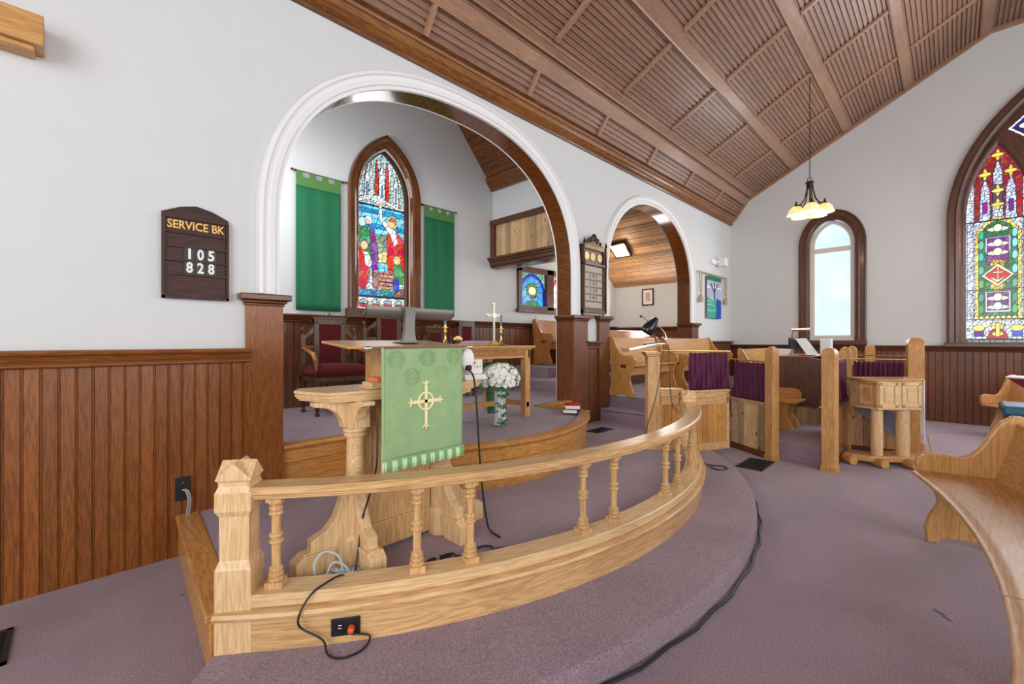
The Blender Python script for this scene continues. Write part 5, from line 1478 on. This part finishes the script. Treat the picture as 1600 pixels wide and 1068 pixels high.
screen('cedar_screen', 'knotty cedar boarded screen below the second purple curtain', (6.17, 2.05), (5.86, 1.57), 0, .66, wood('cedar_lt', 'z', ('x', .115, 0)), wood('cedar_lt', 'x'), 'bead', .115, .075, skirt=wood('dark', 'x'))
screen('cedar_screen', 'brown boarded side screen running back from the post under the narrow curtain', (5.83, .93), (7.04, .97), 0, .68, wood('pew_dark', 'z', ('x', .09, 0)), wood('frame', 'x'), 'bead', .09, .06, skirt=wood('dark', 'x'))
screen('cedar_screen', 'grey-brown boarded screen behind the column legs of the lectern stand', (7.12, .91), (7.19, .39), 0, .68, wood('cedar', 'z', ('x', .11, 0)), wood('frame', 'x'), 'bead', .11, .06, skirt=wood('dark', 'x'))

def curtain(label, p0, p1, zt, zb, rod0, rod1, zr, folds=9, seed=0, zr1=None):
    a, b_ = Vector(p0), Vector(p1)
    zr1 = zr if zr1 is None else zr1
    t = thing('curtain', label, 'curtain', ((a.x + b_.x) / 2, (a.y + b_.y) / 2, zt), 0, 'purple velvet curtains on brass rods')
    d = (b_ - a); n = Vector((-d.y, d.x)).normalized(); r4 = random.Random(seed); ph = [r4.random() * 6 for _ in range(4)]
    def fn(u, v):
        w_ = .016 * math.sin(u * folds * 6.28 + ph[0] + 1.2 * math.sin(v * 2.4 + ph[1])) + .009 * math.sin(u * folds * 2.3 * 6.28 + ph[2])
        w_ *= (.55 + .6 * (1 - v))
        uu = u + .012 * math.sin(v * 5 + ph[3] + u * 8) * (1 - v)
        p = a + d * uu
        return (p.x + n.x * w_, p.y + n.y * w_, zb + (zt - zb) * v + (.006 * math.sin(u * folds * 6.28) if v > .99 else 0))
    obj('cloth', MB().grid(fn, 120, 14), purvel, t, smooth=True, solid=.004)
    r0, r1 = Vector((*rod0, zr)), Vector((*rod1, zr1))
    obj('rod', MB().tube([r0, r1], .009, 10), brass, t, smooth=True)
    for k in range(8):
        u = (k + .5) / 8; p = a + d * u; q = (Vector((p.x, p.y)) - Vector(rod0)).length / max(.01, (Vector(rod1) - Vector(rod0)).length)
        zc = zr + (zr1 - zr) * q
        m_ = MB(); m_.tube([(p.x + n.x * .012 * math.cos(i * PI / 6), p.y + n.y * .012 * math.cos(i * PI / 6), zc - .004 + .014 * math.sin(i * PI / 6)) for i in range(12)], .002, 5, closed=True)
        obj('ring', m_, brass, t)
    return t
curtain('purple velvet curtain on the left, above the oak beadboard screen', (5.02, 2.14), (5.56, 1.89), 1.252, .825, (4.36, 2.17), (5.58, 1.885), 1.29, 8, 1, 1.268)
curtain('purple velvet curtain above the knotty cedar screen', (6.17, 2.04), (5.86, 1.56), 1.125, .655, (6.20, 2.09), (5.84, 1.545), 1.155, 7, 2, 1.142)
curtain('narrow bunched purple curtain seen edge-on beside the organ enclosure post', (5.88, .93), (7.02, .97), 1.155, .685, (5.80, .93), (7.08, .97), 1.172, 16, 3)
curtain('wide purple velvet curtain behind the lectern stand', (7.12, .90), (7.19, .42), 1.13, .69, (7.10, .94), (7.21, .36), 1.165, 10, 4)
t = thing('rod', 'brass rod running between the two farthest small posts of the organ enclosure', 'rod', (8.0, .8, 1.18))
obj('bar', MB().tube([(8.02, 1.0, 1.185), (8.2, .28, 1.185)], .010, 8), brass, t, smooth=True)
obj('bracket', MB().box(8.0, 8.04, .98, 1.02, 1.165, 1.2), brass, t)
# reading desk on its post with lamp and microphone
t = thing('reading_desk', 'slanted oak reading desk on a tall square oak post at the choir steps', 'lectern', (4.31, 2.24, Z1), math.radians(-45), local=True)
# local +x runs along the view's right, +y away
obj('post', MB().box(-.05, .045, -.05, .05, 0, .975), oak, t, bevel=.004)
obj('necking', MB().box(-.065, .06, -.065, .065, .975, .995).box(-.08, .075, -.08, .08, .995, 1.02), oak, t, bevel=.004)
obj('desk_board', MB().prism([(-.26, -.12, 1.025), (.12, -.12, 1.098), (.12, -.12, 1.112), (-.26, -.12, 1.038)], (0, .30, 0)), oakx, t, bevel=.003)
obj('back_board', MB().box(.045, .075, -.05, .10, 0, .98), oak, t, bevel=.003)
obj('book_ledge', MB().box(-.268, -.255, -.12, .18, 1.02, 1.055), oakx, t)
M_rd = Matrix.Translation((4.31, 2.24, Z1)) @ Matrix.Rotation(math.radians(-45), 4, 'Z')
def rdp(x, y, z): return M_rd @ Vector((x, y, z))
t = thing('desk_lamp', 'black clip reading lamp with a cone shade on the choir reading desk', 'lamp', tuple(rdp(.05, .05, 1.1)), math.radians(-45), local=True)
obj('lamp_base', MB().prism([(-.10, -.05, -.008), (.06, -.05, .018), (.06, -.05, .03), (-.10, -.05, .006)], (0, .12, 0)), black, t, bevel=.004)
obj('arm', MB().tube([(.02, .0, .02), (.0, .0, .10), (-.02, 0, .16), (-.04, .0, .19)], .007, 8), blackm, t, smooth=True)
m_ = MB().lathe([(.006, .10), (.018, .095), (.036, .05), (.050, 0), (.052, -.03), (.046, -.045), (.043, -.03), (.044, 0), (.03, .05), (.004, .085)], (0, 0, 0), 22)
m_.xf(Matrix.Translation((-.055, 0, .175)) @ Matrix.Rotation(math.radians(38), 4, 'Y') @ Matrix.Scale(1.35, 4))
obj('lamp_shade', m_, plain('gloss_black', (.01, .012, .016), .15), t, smooth=True)
obj('gooseneck', MB().tube([(-.05, 0, .20), (.0, .0, .205), (.06, 0, .18), (.11, 0, .12), (.13, .0, .06), (.10, 0, .03)], .005, 8), chrome, t, smooth=True)
t = thing('microphone', 'small gooseneck microphone reaching left above the black lamp on the reading desk', 'microphone', tuple(rdp(.1, 0, 1.12)), math.radians(-45), local=True)
obj('gooseneck', MB().tube([(.06, .03, .0), (-.02, .04, .10), (-.09, .04, .20), (-.15, .04, .245), (-.18, .04, .27)], .0035, 8), blackm, t, smooth=True)
obj('capsule', MB().lathe([(0, -.012), (.012, -.010), (.015, 0), (.012, .012), (0, .014)], (-.195, .04, .275), 12), black, t, smooth=True)
cord('microphone_cable', [rdp(.09, -.1, 1.10), rdp(.085, -.12, 1.0), rdp(.05, -.13, .8), rdp(.0, -.14, .55), rdp(-.07, -.13, .30), rdp(-.12, -.10, .08), rdp(-.12, -.08, .01)], .004, black, 'black cable looping down the front of the reading desk post to the carpet')
cord('microphone_cable', [rdp(.15, -.08, 1.10), rdp(.155, -.10, .95), rdp(.16, -.10, .7), rdp(.175, -.12, .5), rdp(.21, -.16, .42)], .004, black, 'black cable hanging straight down right of the reading desk post')

# ---------------- organ, bench and what lies on it
og = wood('organ', 'z')
t = thing('organ_console', 'dark brown organ console with a sloping side panel behind the oak posts', 'organ', (7.8, 1.5, .21))
P_ = [(1.98, .44), (1.98, 1.155), (1.50, 1.155), (1.46, 1.15), (.96, 1.075), (.96, .90), (1.16, .86), (1.26, .80), (1.34, .48), (1.34, .44)]
obj('side_panel', MB().prism([(7.50, y, z) for y, z in P_], (.05, 0, 0)), og, t, bevel=.004)
obj('side_panel', MB().prism([(8.85, y, z) for y, z in P_], (.05, 0, 0)), og, t, bevel=.004)
obj('back_panel', MB().box(7.50, 8.9, 1.94, 1.98, .21, 1.15).box(7.55, 8.85, 1.38, 1.94, .44, .48), og, t, bevel=.003)
obj('top', MB().box(7.48, 8.92, 1.44, 2.0, 1.15, 1.172), wood('pew_dark', 'x'), t, bevel=.006)
obj('knee_panel', MB().box(7.55, 8.85, 1.36, 1.38, .44, .9), plain('matt_black', (.008, .008, .008), .8), t)
obj('key_desk', MB().prism([(7.55, .98, .98), (7.55, 1.44, 1.04), (7.55, 1.44, 1.10), (7.55, .98, 1.045)], (1.30, 0, 0)), plain('keyboard_blue_black', (.03, .06, .12), .2), t, bevel=.004)
m_ = MB()
for k in range(36): m_.box(7.62 + k * .032, 7.649 + k * .032, 1.0, 1.14, 1.055, 1.068)
kb = obj('keys', m_, plain('ivory', (.8, .78, .72), .3), t); kb['kind'] = 'stuff'
obj('base_panel', grooved(MB(), (7.52, 2.02), (7.52, .98), .212, .44, (-1, 0), .115, .004, .008), wood('cedar_lt', 'z', ('y', .115, 0)), t)
t = thing('organ_bench', 'golden oak bench with a curved back rail between the second curtain and the organ', 'bench', (6.95, 1.75, .21))
ow = wood('oak_warm', 'y')
obj('seat', MB().prism([(6.62, 1.42, .575), (7.12, 1.42, .575), (7.12, 2.15, .575), (6.62, 2.15, .575)], (0, 0, .028)), ow, t, bevel=.006)
bp = [(2.15, .60), (2.15, .735)] + [(1.56 + .09 * math.cos(a), .645 + .09 * math.sin(a)) for a in [math.radians(d) for d in range(90, 271, 15)] if .645 + .09 * math.sin(a) > .60] + [(1.47, .60)]
obj('back_rail', MB().prism([(7.10, y, z) for y, z in bp], (.028, 0, 0)), ow, t, bevel=.004)
for x in (6.72, 7.04): obj('leg', MB().prism([(x, 1.48, .21), (x, 1.48, .25), (x, 1.56, .40), (x, 1.52, .575), (x, 2.10, .575), (x, 2.06, .40), (x, 2.12, .25), (x, 2.12, .21), (x, 2.0, .21), (x, 1.9, .25), (x, 1.7, .25), (x, 1.6, .21)], (.035, 0, 0)), wood('oak_warm', 'z'), t, bevel=.004)
for k, lab in enumerate(('lowest of three pale hymn books stacked on the organ', 'middle one of three pale hymn books stacked on the organ', 'top one of three pale hymn books stacked on the organ')):
    book(lab, 7.75 + .01 * k, 1.84 - .008 * k, 1.173 + .033 * k, math.radians(90 + 3 * k), .20, .26, .032, plain('pale_grey_cover', (.62, .60, .62), .5), 'hymn books on the organ')
t = thing('music_stand', 'tilted grey metal music rest standing on top of the organ', 'music stand', (7.75, 1.5, 1.173))
m_ = MB(); m_.prism([(7.60, 1.50, 1.185), (7.62, 1.66, 1.43), (7.85, 1.56, 1.43), (7.86, 1.40, 1.185)], (.01, .004, .002))
obj('sheet_panel', m_, steel, t, bevel=.002)
obj('foot', MB().box(7.66, 7.84, 1.44, 1.58, 1.173, 1.185), blackm, t)
t = thing('file_rack', 'black wire rack of papers on the organ beside the grey music rest', 'rack', (7.8, 1.8, 1.173))
m_ = MB()
for k in range(4): m_.tube([(7.72 + .03 * k, 1.66, 1.275), (7.72 + .03 * k, 1.66, 1.44), (7.72 + .03 * k, 1.76, 1.44), (7.72 + .03 * k, 1.76, 1.275)], .006, 6)
m_.box(7.70, 7.84, 1.65, 1.77, 1.27, 1.285)
obj('wire_frame', m_, black, t)
obj('file', MB().box(7.735, 7.75, 1.67, 1.75, 1.286, 1.42), plain('charcoal_card', (.04, .045, .06), .6), t)
t = thing('organ_lamp', 'small brass organ lamp with a bright bar shade above the music rest', 'lamp', (8.0, 1.75, 1.173))
obj('stem', MB().tube([(8.0, 1.78, 1.173), (8.0, 1.78, 1.50), (7.98, 1.74, 1.56)], .010, 8), brass, t, smooth=True)
obj('lamp_shade', MB().tube([(7.95, 1.78, 1.57), (8.02, 1.55, 1.57)], .022, 12), chrome, t, smooth=True)
o = obj('white_box', MB().box(8.02, 8.16, 1.28, 1.42, 1.173, 1.42), whitep, bevel=.01); tag(o, 'small cream and white box standing on the organ in front of the clear window', 'box')

# ---------------- panelled lectern stand on columns
t = thing('lectern_stand', 'pale oak lectern stand with a panelled half-octagon box on round columns', 'lectern', (6.45, .50, 0), math.radians(-45), local=True)
# local frame: x to the view's right, y away from the camera
poly_ = [(-.27, .12), (-.20, -.10), (.27, -.10), (.37, .0), (.37, .22), (-.27, .22)]
m_ = MB().prism([(x, y, .64) for x, y in poly_], (0, 0, .31))
obj('box', m_, pale, t, bevel=.003)
top = [(.05 + .35 * math.cos(a), .04 + .17 * math.sin(a)) for a in [math.radians(d) for d in range(180, 361, 12)]] + [(.40, .25), (-.30, .25)]
obj('top', MB().prism([(x, y, .950) for x, y in top], (0, 0, .025)), wood('oak_warm', 'x'), t, bevel=.006)
def framepan(x0, x1, y, z0, z1):
    m_ = MB()
    for a in ((x0, x0 + .035, z0, z1), (x1 - .035, x1, z0, z1), (x0, x1, z0, z0 + .03), (x0, x1, z1 - .03, z1)): m_.box(a[0], a[1], y - .010, y, a[2], a[3])
    m_.box(x0 + .06, x1 - .06, y - .007, y, z0 + .055, z1 - .055)
    return m_
for a0, a1 in ((-.195, .01), (.055, .265)):
    obj('panel', framepan(a0, a1, -.10, .665, .935), palex, t, bevel=.003)
obj('side_panel', framepan(-.10, .10, 0, .665, .935).xf(Matrix.Translation((-.236, .01, 0)) @ Matrix.Rotation(math.radians(-72), 4, 'Z')), wood('pew', 'z'), t, bevel=.003)
for x, y, r_ in ((-.12, .02, .055), (.15, .0, .062), (-.03, .15, .04), (.26, .12, .045)):
    obj('column', MB().lathe([(r_, .12), (r_ * 1.05, .3), (r_, .62), (r_ * 1.1, .64)], (x, y, 0), 22), pale, t, smooth=True)
obj('foot_plate', MB().prism([(-.36, .06, .05), (-.24, -.04, .05), (.05, -.06, .05), (.25, -.10, .05), (.36, .05, .05), (.30, .22, .05), (-.40, .16, .05)], (0, 0, .07)), wood('pew', 'x'), t, bevel=.015)
for x, y in ((-.15, -.06), (.14, -.12), (.30, -.02), (-.37, .10)):
    obj('scroll_foot', MB().lathe([(0, -.07), (.045, -.07), (.05, -.05), (.05, .05), (.045, .07), (0, .07)], (x, y, .05), 18, 'y').xf(Matrix.Identity(4)), wood('pew', 'y'), t, smooth=True)
t = thing('cloth_strip', 'narrow white cloth strip hanging down the right side of the lectern stand', 'cloth', (6.7, .25, .6))
M2 = Matrix.Translation((6.45, .50, 0)) @ Matrix.Rotation(math.radians(-45), 4, 'Z')
v_ = MB().box(.378, .384, -.02, .03, .36, .955).xf(M2)
obj('strip', v_, plain('white_cloth', (.8, .8, .84), .8), t)
obj('fringe', MB().box(.376, .386, -.018, .026, .25, .36).xf(M2), plain('pale_fringe', (.68, .66, .66), .9), t)
o = obj('folded_table', MB().prism([(6.96, .86, .52), (7.0, .86, .66), (6.92, .42, .52), (6.88, .42, .22)], (.02, .006, 0)), plain('blue_grey_metal', (.20, .22, .28), .4), bevel=.002)
tag(o, 'slanting blue-grey folded metal panel leaning behind the lectern stand', 'panel')
cord('extension_cord', [(7.02, .20, .30), (7.0, .17, .12), (7.02, .12, .012), (7.25, -.02, .010), (7.4, -.12, .010), (7.5, -.15, .010), (7.7, -.16, .010), (8.2, -.30, .010), (8.6, -.55, .010)], .006, plain('tan_cord', (.45, .28, .12), .5), 'tan extension cord lying on the carpet right of the lectern stand')
t = thing('power_adapter', 'small black power adapter on the cord on the carpet right of the lectern stand', 'adapter', (7.45, -.14, .02))
obj('body', MB().box(7.38, 7.50, -.19, -.11, .012, .045), black, t, bevel=.006)
obj('rating_label', MB().box(7.41, 7.47, -.175, -.125, .0455, .0465), whitep, t)

# ---------------- right foreground: teal cushion stool and maroon folder
t = thing('padded_stool', 'teal blue padded stool top on a black frame behind the curved pew', 'stool', (6.4, -.6, 0))
obj('padded_seat', MB().box(6.15, 6.65, -.86, -.33, .70, .79), blue_pad, t, bevel=.02)
obj('frame', MB().box(6.18, 6.62, -.83, -.36, .655, .70), black, t, bevel=.004)
for x in (6.20, 6.60):
    for y in (-.80, -.39): obj('leg', MB().tube([(x, y, 0), (x, y, .66)], .015, 8), blackm, t)
t = thing('music_folder', 'maroon folder with white sheet music edges on a stand at the right edge', 'folder', (7.95, -.9, 0))
obj('cover', MB().prism([(8.26, -.48, .93), (7.80, -1.35, .93), (7.80, -1.35, .56), (8.02, -.93, .56)], (.03, -.015, 0)), plain('maroon_cover', (.14, .008, .035), .5), t, bevel=.003)
obj('sheet_music', MB().prism([(8.25, -.47, .932), (7.79, -1.35, .932), (7.90, -1.40, .945), (8.36, -.52, .945)], (0, 0, .018)), paper, t)
obj('stand', MB().tube([(8.0, -1.1, 0), (8.0, -1.1, .9)], .014, 8).lathe([(0, 0), (.16, 0), (.15, .015), (.02, .03), (0, .03)], (8.0, -1.1, 0), 18), blackm, t, smooth=True)

# ---------------- chandelier
t = thing('chandelier', 'bronze five-light chandelier with amber glass shades hanging on a chain', 'chandelier', (8.03, 1.55, 3.6))
hx, hy = 8.03, 1.55
obj('canopy', MB().lathe([(0, 5.47), (.075, 5.47), (.07, 5.44), (.02, 5.42), (.012, 5.40), (0, 5.40)], (hx, hy, -.0), 20), bronze, t, smooth=True)
m_ = MB(); z = 5.41; k = 0
while z > 3.90:
    ax = (0 if k % 2 else 1)
    m_.tube([(hx + (.008 * math.cos(i * PI / 4) if ax else 0), hy + (0 if ax else .008 * math.cos(i * PI / 4)), z - .020 + .020 * math.sin(i * PI / 4)) for i in range(8)], .0028, 4, closed=True); z -= .032; k += 1
obj('chain', m_, bronze, t)
obj('electric_flex', MB().tube([(hx + .006 * math.sin(q * 1.3), hy + .006 * math.cos(q * 1.3), 5.41 - q * .075) for q in range(21)], .003, 5), plain('brown_flex', (.12, .07, .04), .6), t)
m_ = MB(); m_.tube([(hx + .028 * math.cos(i * PI / 8), hy - .028 * math.cos(i * PI / 8), 3.87 + .035 * math.sin(i * PI / 8)) for i in range(16)], .005, 6, closed=True)
obj('top_ring', m_, bronze, t, smooth=True)
obj('hub', MB().lathe([(0, 3.84), (.05, 3.84), (.065, 3.825), (.05, 3.80), (.032, 3.785), (.026, 3.76), (.03, 3.74), (0, 3.73)], (hx, hy, 0), 20).lathe([(0, 3.75), (.008, 3.75), (.008, 3.47), (.03, 3.46), (.05, 3.44), (.03, 3.40), (.012, 3.385), (0, 3.37)], (hx, hy, 0), 16), bronze, t, smooth=True)
m, nt, N, L, b = newmat('amber_glass_lit')
b.inputs['Base Color'].default_value = (.9, .62, .28, 1); b.inputs['Roughness'].default_value = .3
tc = N.new('ShaderNodeTexCoord'); n_ = N.new('ShaderNodeTexNoise'); n_.inputs['Scale'].default_value = 14; n_.inputs['Detail'].default_value = 5; L.new(tc.outputs['Object'], n_.inputs['Vector'])
r_ = N.new('ShaderNodeValToRGB'); r_.color_ramp.elements[0].color = (1, .52, .16, 1); r_.color_ramp.elements[1].color = (1, .84, .52, 1); r_.color_ramp.elements[0].position = .35; r_.color_ramp.elements[1].position = .65
L.new(n_.outputs['Fac'], r_.inputs[0]); L.new(r_.outputs[0], b.inputs['Emission Color']); b.inputs['Emission Strength'].default_value = .85
shm = m
bulbm = plain('lit_bulb', (1, .92, .72), .5, emit=5)
for k in range(5):
    a = math.radians(-20 + 72 * k); c_, s_ = math.cos(a), math.sin(a)
    def pt(r, z): return (hx + r * c_, hy + r * s_, z)
    arm = obj('arm', MB().tube([pt(.035, 3.79), pt(.045, 3.70), pt(.07, 3.58), pt(.12, 3.50), pt(.185, 3.475)], .010, 8).tube([pt(.03, 3.44), pt(.10, 3.475), pt(.185, 3.475)], .006, 6), bronze, t, smooth=True)
    obj('shade_holder', MB().lathe([(0, 3.54), (.012, 3.54), (.014, 3.50), (.03, 3.475), (.05, 3.455), (0, 3.455)], pt(.19, 0), 16), bronze, arm, smooth=True)
    obj('lamp_shade', MB().lathe([(.030, 3.468), (.062, 3.455), (.096, 3.415), (.114, 3.36), (.128, 3.335), (.124, 3.333), (.110, 3.36), (.092, 3.41), (.060, 3.449), (.030, 3.462)], pt(.19, 0), 24), shm, arm, smooth=True)
    obj('bulb', MB().lathe([(0, 3.45), (.018, 3.44), (.032, 3.40), (.036, 3.37), (.026, 3.34), (0, 3.33)], pt(.19, 0), 14), bulbm, arm, smooth=True)
    p_ = pt(.19, 3.30); point('bulb_light', p_, 3.0, (1, .74, .42), .04)

# ---------------- ceiling light, picture, banner, small wall things
t = thing('ceiling_light', 'square bronze-framed flush ceiling light on the sloping pine ceiling of the choir room', 'ceiling light', (8.18, 4.95, 3.3))
nrm = Vector((-3.0, 0, -3.9)).normalized(); tg_ = Vector((-3.9, 0, 3.0)).normalized()
c0 = Vector((9.1, 0, 2.63)) + Vector((-3.9, 0, 3.0)) * ((9.1 - 8.18) / 3.9); c0.y = 4.93
Ml = Matrix(((tg_.x, 0, nrm.x, c0.x), (0, 1, 0, c0.y), (tg_.z, 0, nrm.z, c0.z), (0, 0, 0, 1)))
obj('frame', MB().box(-.19, .19, -.19, .19, .0, .05).box(-.19, -.16, -.19, .19, .05, .085).box(.16, .19, -.19, .19, .05, .085).box(-.19, .19, -.19, -.16, .05, .085).box(-.19, .19, .16, .19, .05, .085).xf(Ml), bronze, t, bevel=.004)
obj('glass_panel', MB().box(-.158, .158, -.158, .158, .052, .078).xf(Ml), plain('warm_lit_glass', (1, .86, .58), .5, emit=1.6), t)
point('choir_lamp_light', tuple(c0 + nrm * .28), 16, (1, .80, .52), .1)
t = thing('picture', 'small dark-framed picture on the white end wall inside the right arch', 'picture', (9.09, 4.8, 2.36))
obj('frame', MB().box(9.075, 9.1, 4.665, 4.69, 2.18, 2.55).box(9.075, 9.1, 4.915, 4.94, 2.18, 2.55).box(9.075, 9.1, 4.665, 4.94, 2.18, 2.205).box(9.075, 9.1, 4.665, 4.94, 2.525, 2.55), wood('board', 'z'), t, bevel=.003)
obj('mount', MB().box(9.085, 9.098, 4.69, 4.915, 2.205, 2.525), paper, t)
obj('print', MB().box(9.082, 9.085, 4.75, 4.855, 2.27, 2.46), plain('pinkish_print', (.62, .40, .36), .7, var=.2), t)

# small landscape banner
t = thing('banner', 'small woven banner of a bare tree, green hills and blue water near the wall corner', 'banner', (9.5, D - .04, 2.3))
bx0, bx1, bz0, bz1 = 9.14, 9.90, 1.86, 2.70
yb = D - .045
def yq(P_, c, k, nm):
    return obj(nm, MB().prism([(bx0 + (bx1 - bx0) * x, yb - .0012 * k, bz0 + (bz1 - bz0) * z) for x, z in P_], (0, .001, 0)), c, bn)
bn = obj('cloth', MB().box(bx0, bx1, yb, yb + .004, bz0, bz1), plain('lavender_grey', (.40, .44, .58), .8, var=.12, bscale=9), t)
yq([(0, .93), (1, .93), (1, 1.04), (0, 1.04)], plain('deep_green_cloth', (.01, .16, .08), .8), 6, 'header')
yq([(0, .72), (.4, .75), (1, .73), (1, .80), (0, .79)], plain('white_cloud_cloth', (.72, .74, .80), .8), 1, 'cloud_band')
yq([(0, 0), (1, 0), (1, .42), (.75, .46), (.4, .44), (0, .52)], plain('sea_green_cloth', (.04, .36, .26), .8), 2, 'hill')
yq([(0, .34), (.3, .36), (.6, .31), (.6, .28), (.3, .32), (0, .30)], plain('pale_green_cloth', (.22, .52, .38), .8), 3, 'pale_hill')
yq([(0, .22), (.35, .20), (.6, .24), (.6, .20), (.3, .15), (0, .18)], plain('pale_green_cloth', (.22, .52, .38), .8), 3, 'pale_hill')
yq([(0, .44), (.3, .43), (.55, .40), (.3, .40), (0, .40)], plain('pale_green_cloth', (.22, .52, .38), .8), 3, 'pale_hill')
yq([(.58, 0), (1, 0), (1, .46), (.66, .50), (.62, .3), (.68, .18)], plain('royal_blue_cloth', (.01, .07, .42), .8), 4, 'water')
m_ = MB()
def br(a, b_, r_): m_.tube([(bx0 + (bx1 - bx0) * a[0], yb - .008, bz0 + (bz1 - bz0) * a[1]), (bx0 + (bx1 - bx0) * b_[0], yb - .008, bz0 + (bz1 - bz0) * b_[1])], r_, 6)
br((.5, .45), (.5, .72), .012); br((.5, .62), (.25, .86), .008); br((.5, .66), (.75, .88), .008); br((.5, .70), (.5, .9), .007); br((.37, .74), (.15, .80), .005); br((.62, .77), (.85, .80), .005)
obj('tree', m_, plain('dark_blue_thread', (.05, .07, .16), .8), bn)
obj('rod', MB().tube([(8.70, D - .05, 2.765), (10.25, D - .05, 2.765)], .012, 8), plain('tan_rod', (.42, .30, .18), .5), t, smooth=True)
tas = plain('tan_rope', (.46, .38, .26), .8)
for x, L_ in ((8.80, .60), (10.15, .58)):
    m_ = MB().tube([(x - .05, D - .055, 2.76), (x - .045, D - .06, 2.76 - L_ * .6), (x, D - .06, 2.76 - L_ * .72), (x + .045, D - .06, 2.76 - L_ * .6), (x + .05, D - .055, 2.76)], .012, 6)
    m_.lathe([(0, 2.76 - L_ * .72), (.03, 2.76 - L_ * .75), (.045, 2.76 - L_ * .9), (.04, 2.76 - L_), (0, 2.76 - L_)], (x, D - .06, 0), 12)
    obj('tassel_cord', m_, tas, t, smooth=True)
t = thing('wall_speaker', 'small white loudspeaker bracketed to the wall near the corner', 'speaker', (9.8, D - .1, 3.05))
obj('body', MB().box(9.70, 9.86, D - .20, D - .06, 2.97, 3.14), plain('white_enamel', (.82, .82, .82), .4), t, bevel=.008)
obj('wall_bracket', MB().box(9.40, 9.72, D - .05, D, 3.0, 3.10).box(9.62, 9.74, D - .09, D - .03, 3.03, 3.07), plaster_trim, t, bevel=.004)
for k, (x, lab) in enumerate(((6.02, 'small cream switch plate below the left corner of the blue window'),)):
    t = thing('switch_plate', lab, 'switch', (x, CH - .01, 1.86))
    obj('plate', MB().box(6.30, 6.42, CH - .008, CH - .001, 1.80, 1.88), plain('cream_plate', (.66, .58, .42), .5), t, bevel=.002)
    obj('toggle', MB().box(6.35, 6.37, CH - .016, CH - .008, 1.83, 1.85), whitep, t)
t = thing('wall_outlet', 'black wall plate with grey cables on the wainscot behind the newel post', 'outlet', (.51, D - .03, .43))
obj('cover_plate', MB().box(.472, .552, D - .032, D - .0205, .36, .51), black, t, bevel=.002)
obj('screw', MB().lathe([(0, 0), (.004, 0), (.004, -.002), (0, -.002)], (.512, D - .0325, .475), 8, 'y'), chrome, t)
for k, dx in enumerate((0, .012)):
    o = cord('wall_cable', [(.51 + dx, D - .035, .43), (.525 + dx, D - .06, .42), (.535 + dx, D - .07, .36), (.53 + dx, D - .05, .27), (.54 + dx, D - .06, .20)], .005, plain('grey_cable', (.32, .34, .36), .5), ['left one of the two grey cables dropping from the black wall plate', 'right one of the two grey cables dropping from the black wall plate'][k])

# ---------------- floor grilles
def grille_(label, c, w_, d_, z, rz=0):
    t = thing('floor_vent', label, 'floor vent', (c[0], c[1], z), rz, None, local=True)
    m_ = MB().box(-w_ / 2, w_ / 2, -d_ / 2, -d_ / 2 + .02, .001, .008).box(-w_ / 2, w_ / 2, d_ / 2 - .02, d_ / 2, .001, .008).box(-w_ / 2, -w_ / 2 + .02, -d_ / 2, d_ / 2, .001, .008).box(w_ / 2 - .02, w_ / 2, -d_ / 2, d_ / 2, .001, .008)
    obj('frame', m_, grille, t)
    m_ = MB(); n_ = int(w_ / .03); q = int(d_ / .03)
    for k in range(1, n_): m_.box(-w_ / 2 + k * w_ / n_ - .004, -w_ / 2 + k * w_ / n_ + .004, -d_ / 2 + .02, d_ / 2 - .02, .001, .006)
    for k in range(1, q): m_.box(-w_ / 2 + .02, w_ / 2 - .02, -d_ / 2 + k * d_ / q - .004, -d_ / 2 + k * d_ / q + .004, .001, .006)
    obj('grating', m_, grille, t)
    obj('pan', MB().box(-w_ / 2, w_ / 2, -d_ / 2, d_ / 2, .0005, .0015), plain('matt_black', (.008, .008, .008), .8), t)
grille_('square black iron floor vent in front of the cedar screen', (5.46, 1.57), .50, .26, 0)
grille_('small black floor vent at the foot of the choir steps', (4.74, 3.16), .36, .18, Z1 + .0)
grille_('black floor vent at the left edge of the carpet below the wainscot', (-.36, 3.06), .32, .34, 0)

# black cable along the foot of the carpeted step
o = obj('floor_cable', MB().tube([(SCN[0] + (SR + .022 + .008 * math.sin(a * 1.1)) * math.cos(math.radians(a)), SCN[1] + (SR + .022 + .008 * math.sin(a * 1.1)) * math.sin(math.radians(a)), .013) for a in [-124 + k * 1.5 for k in range(44)]], .008, 8), black, smooth=True)
tag(o, 'long black cable running along the foot of the curved carpeted step', 'cable')
cord('cable_loop', [(4.58, 1.86, .14), (4.62, 1.72, .128), (4.66, 1.64, .128), (4.60, 1.58, .128), (4.50, 1.62, .128), (4.52, 1.70, .13), (4.60, 1.74, .13)], .006, black, 'short loop of black cable on the carpet outside the far end of the rail')
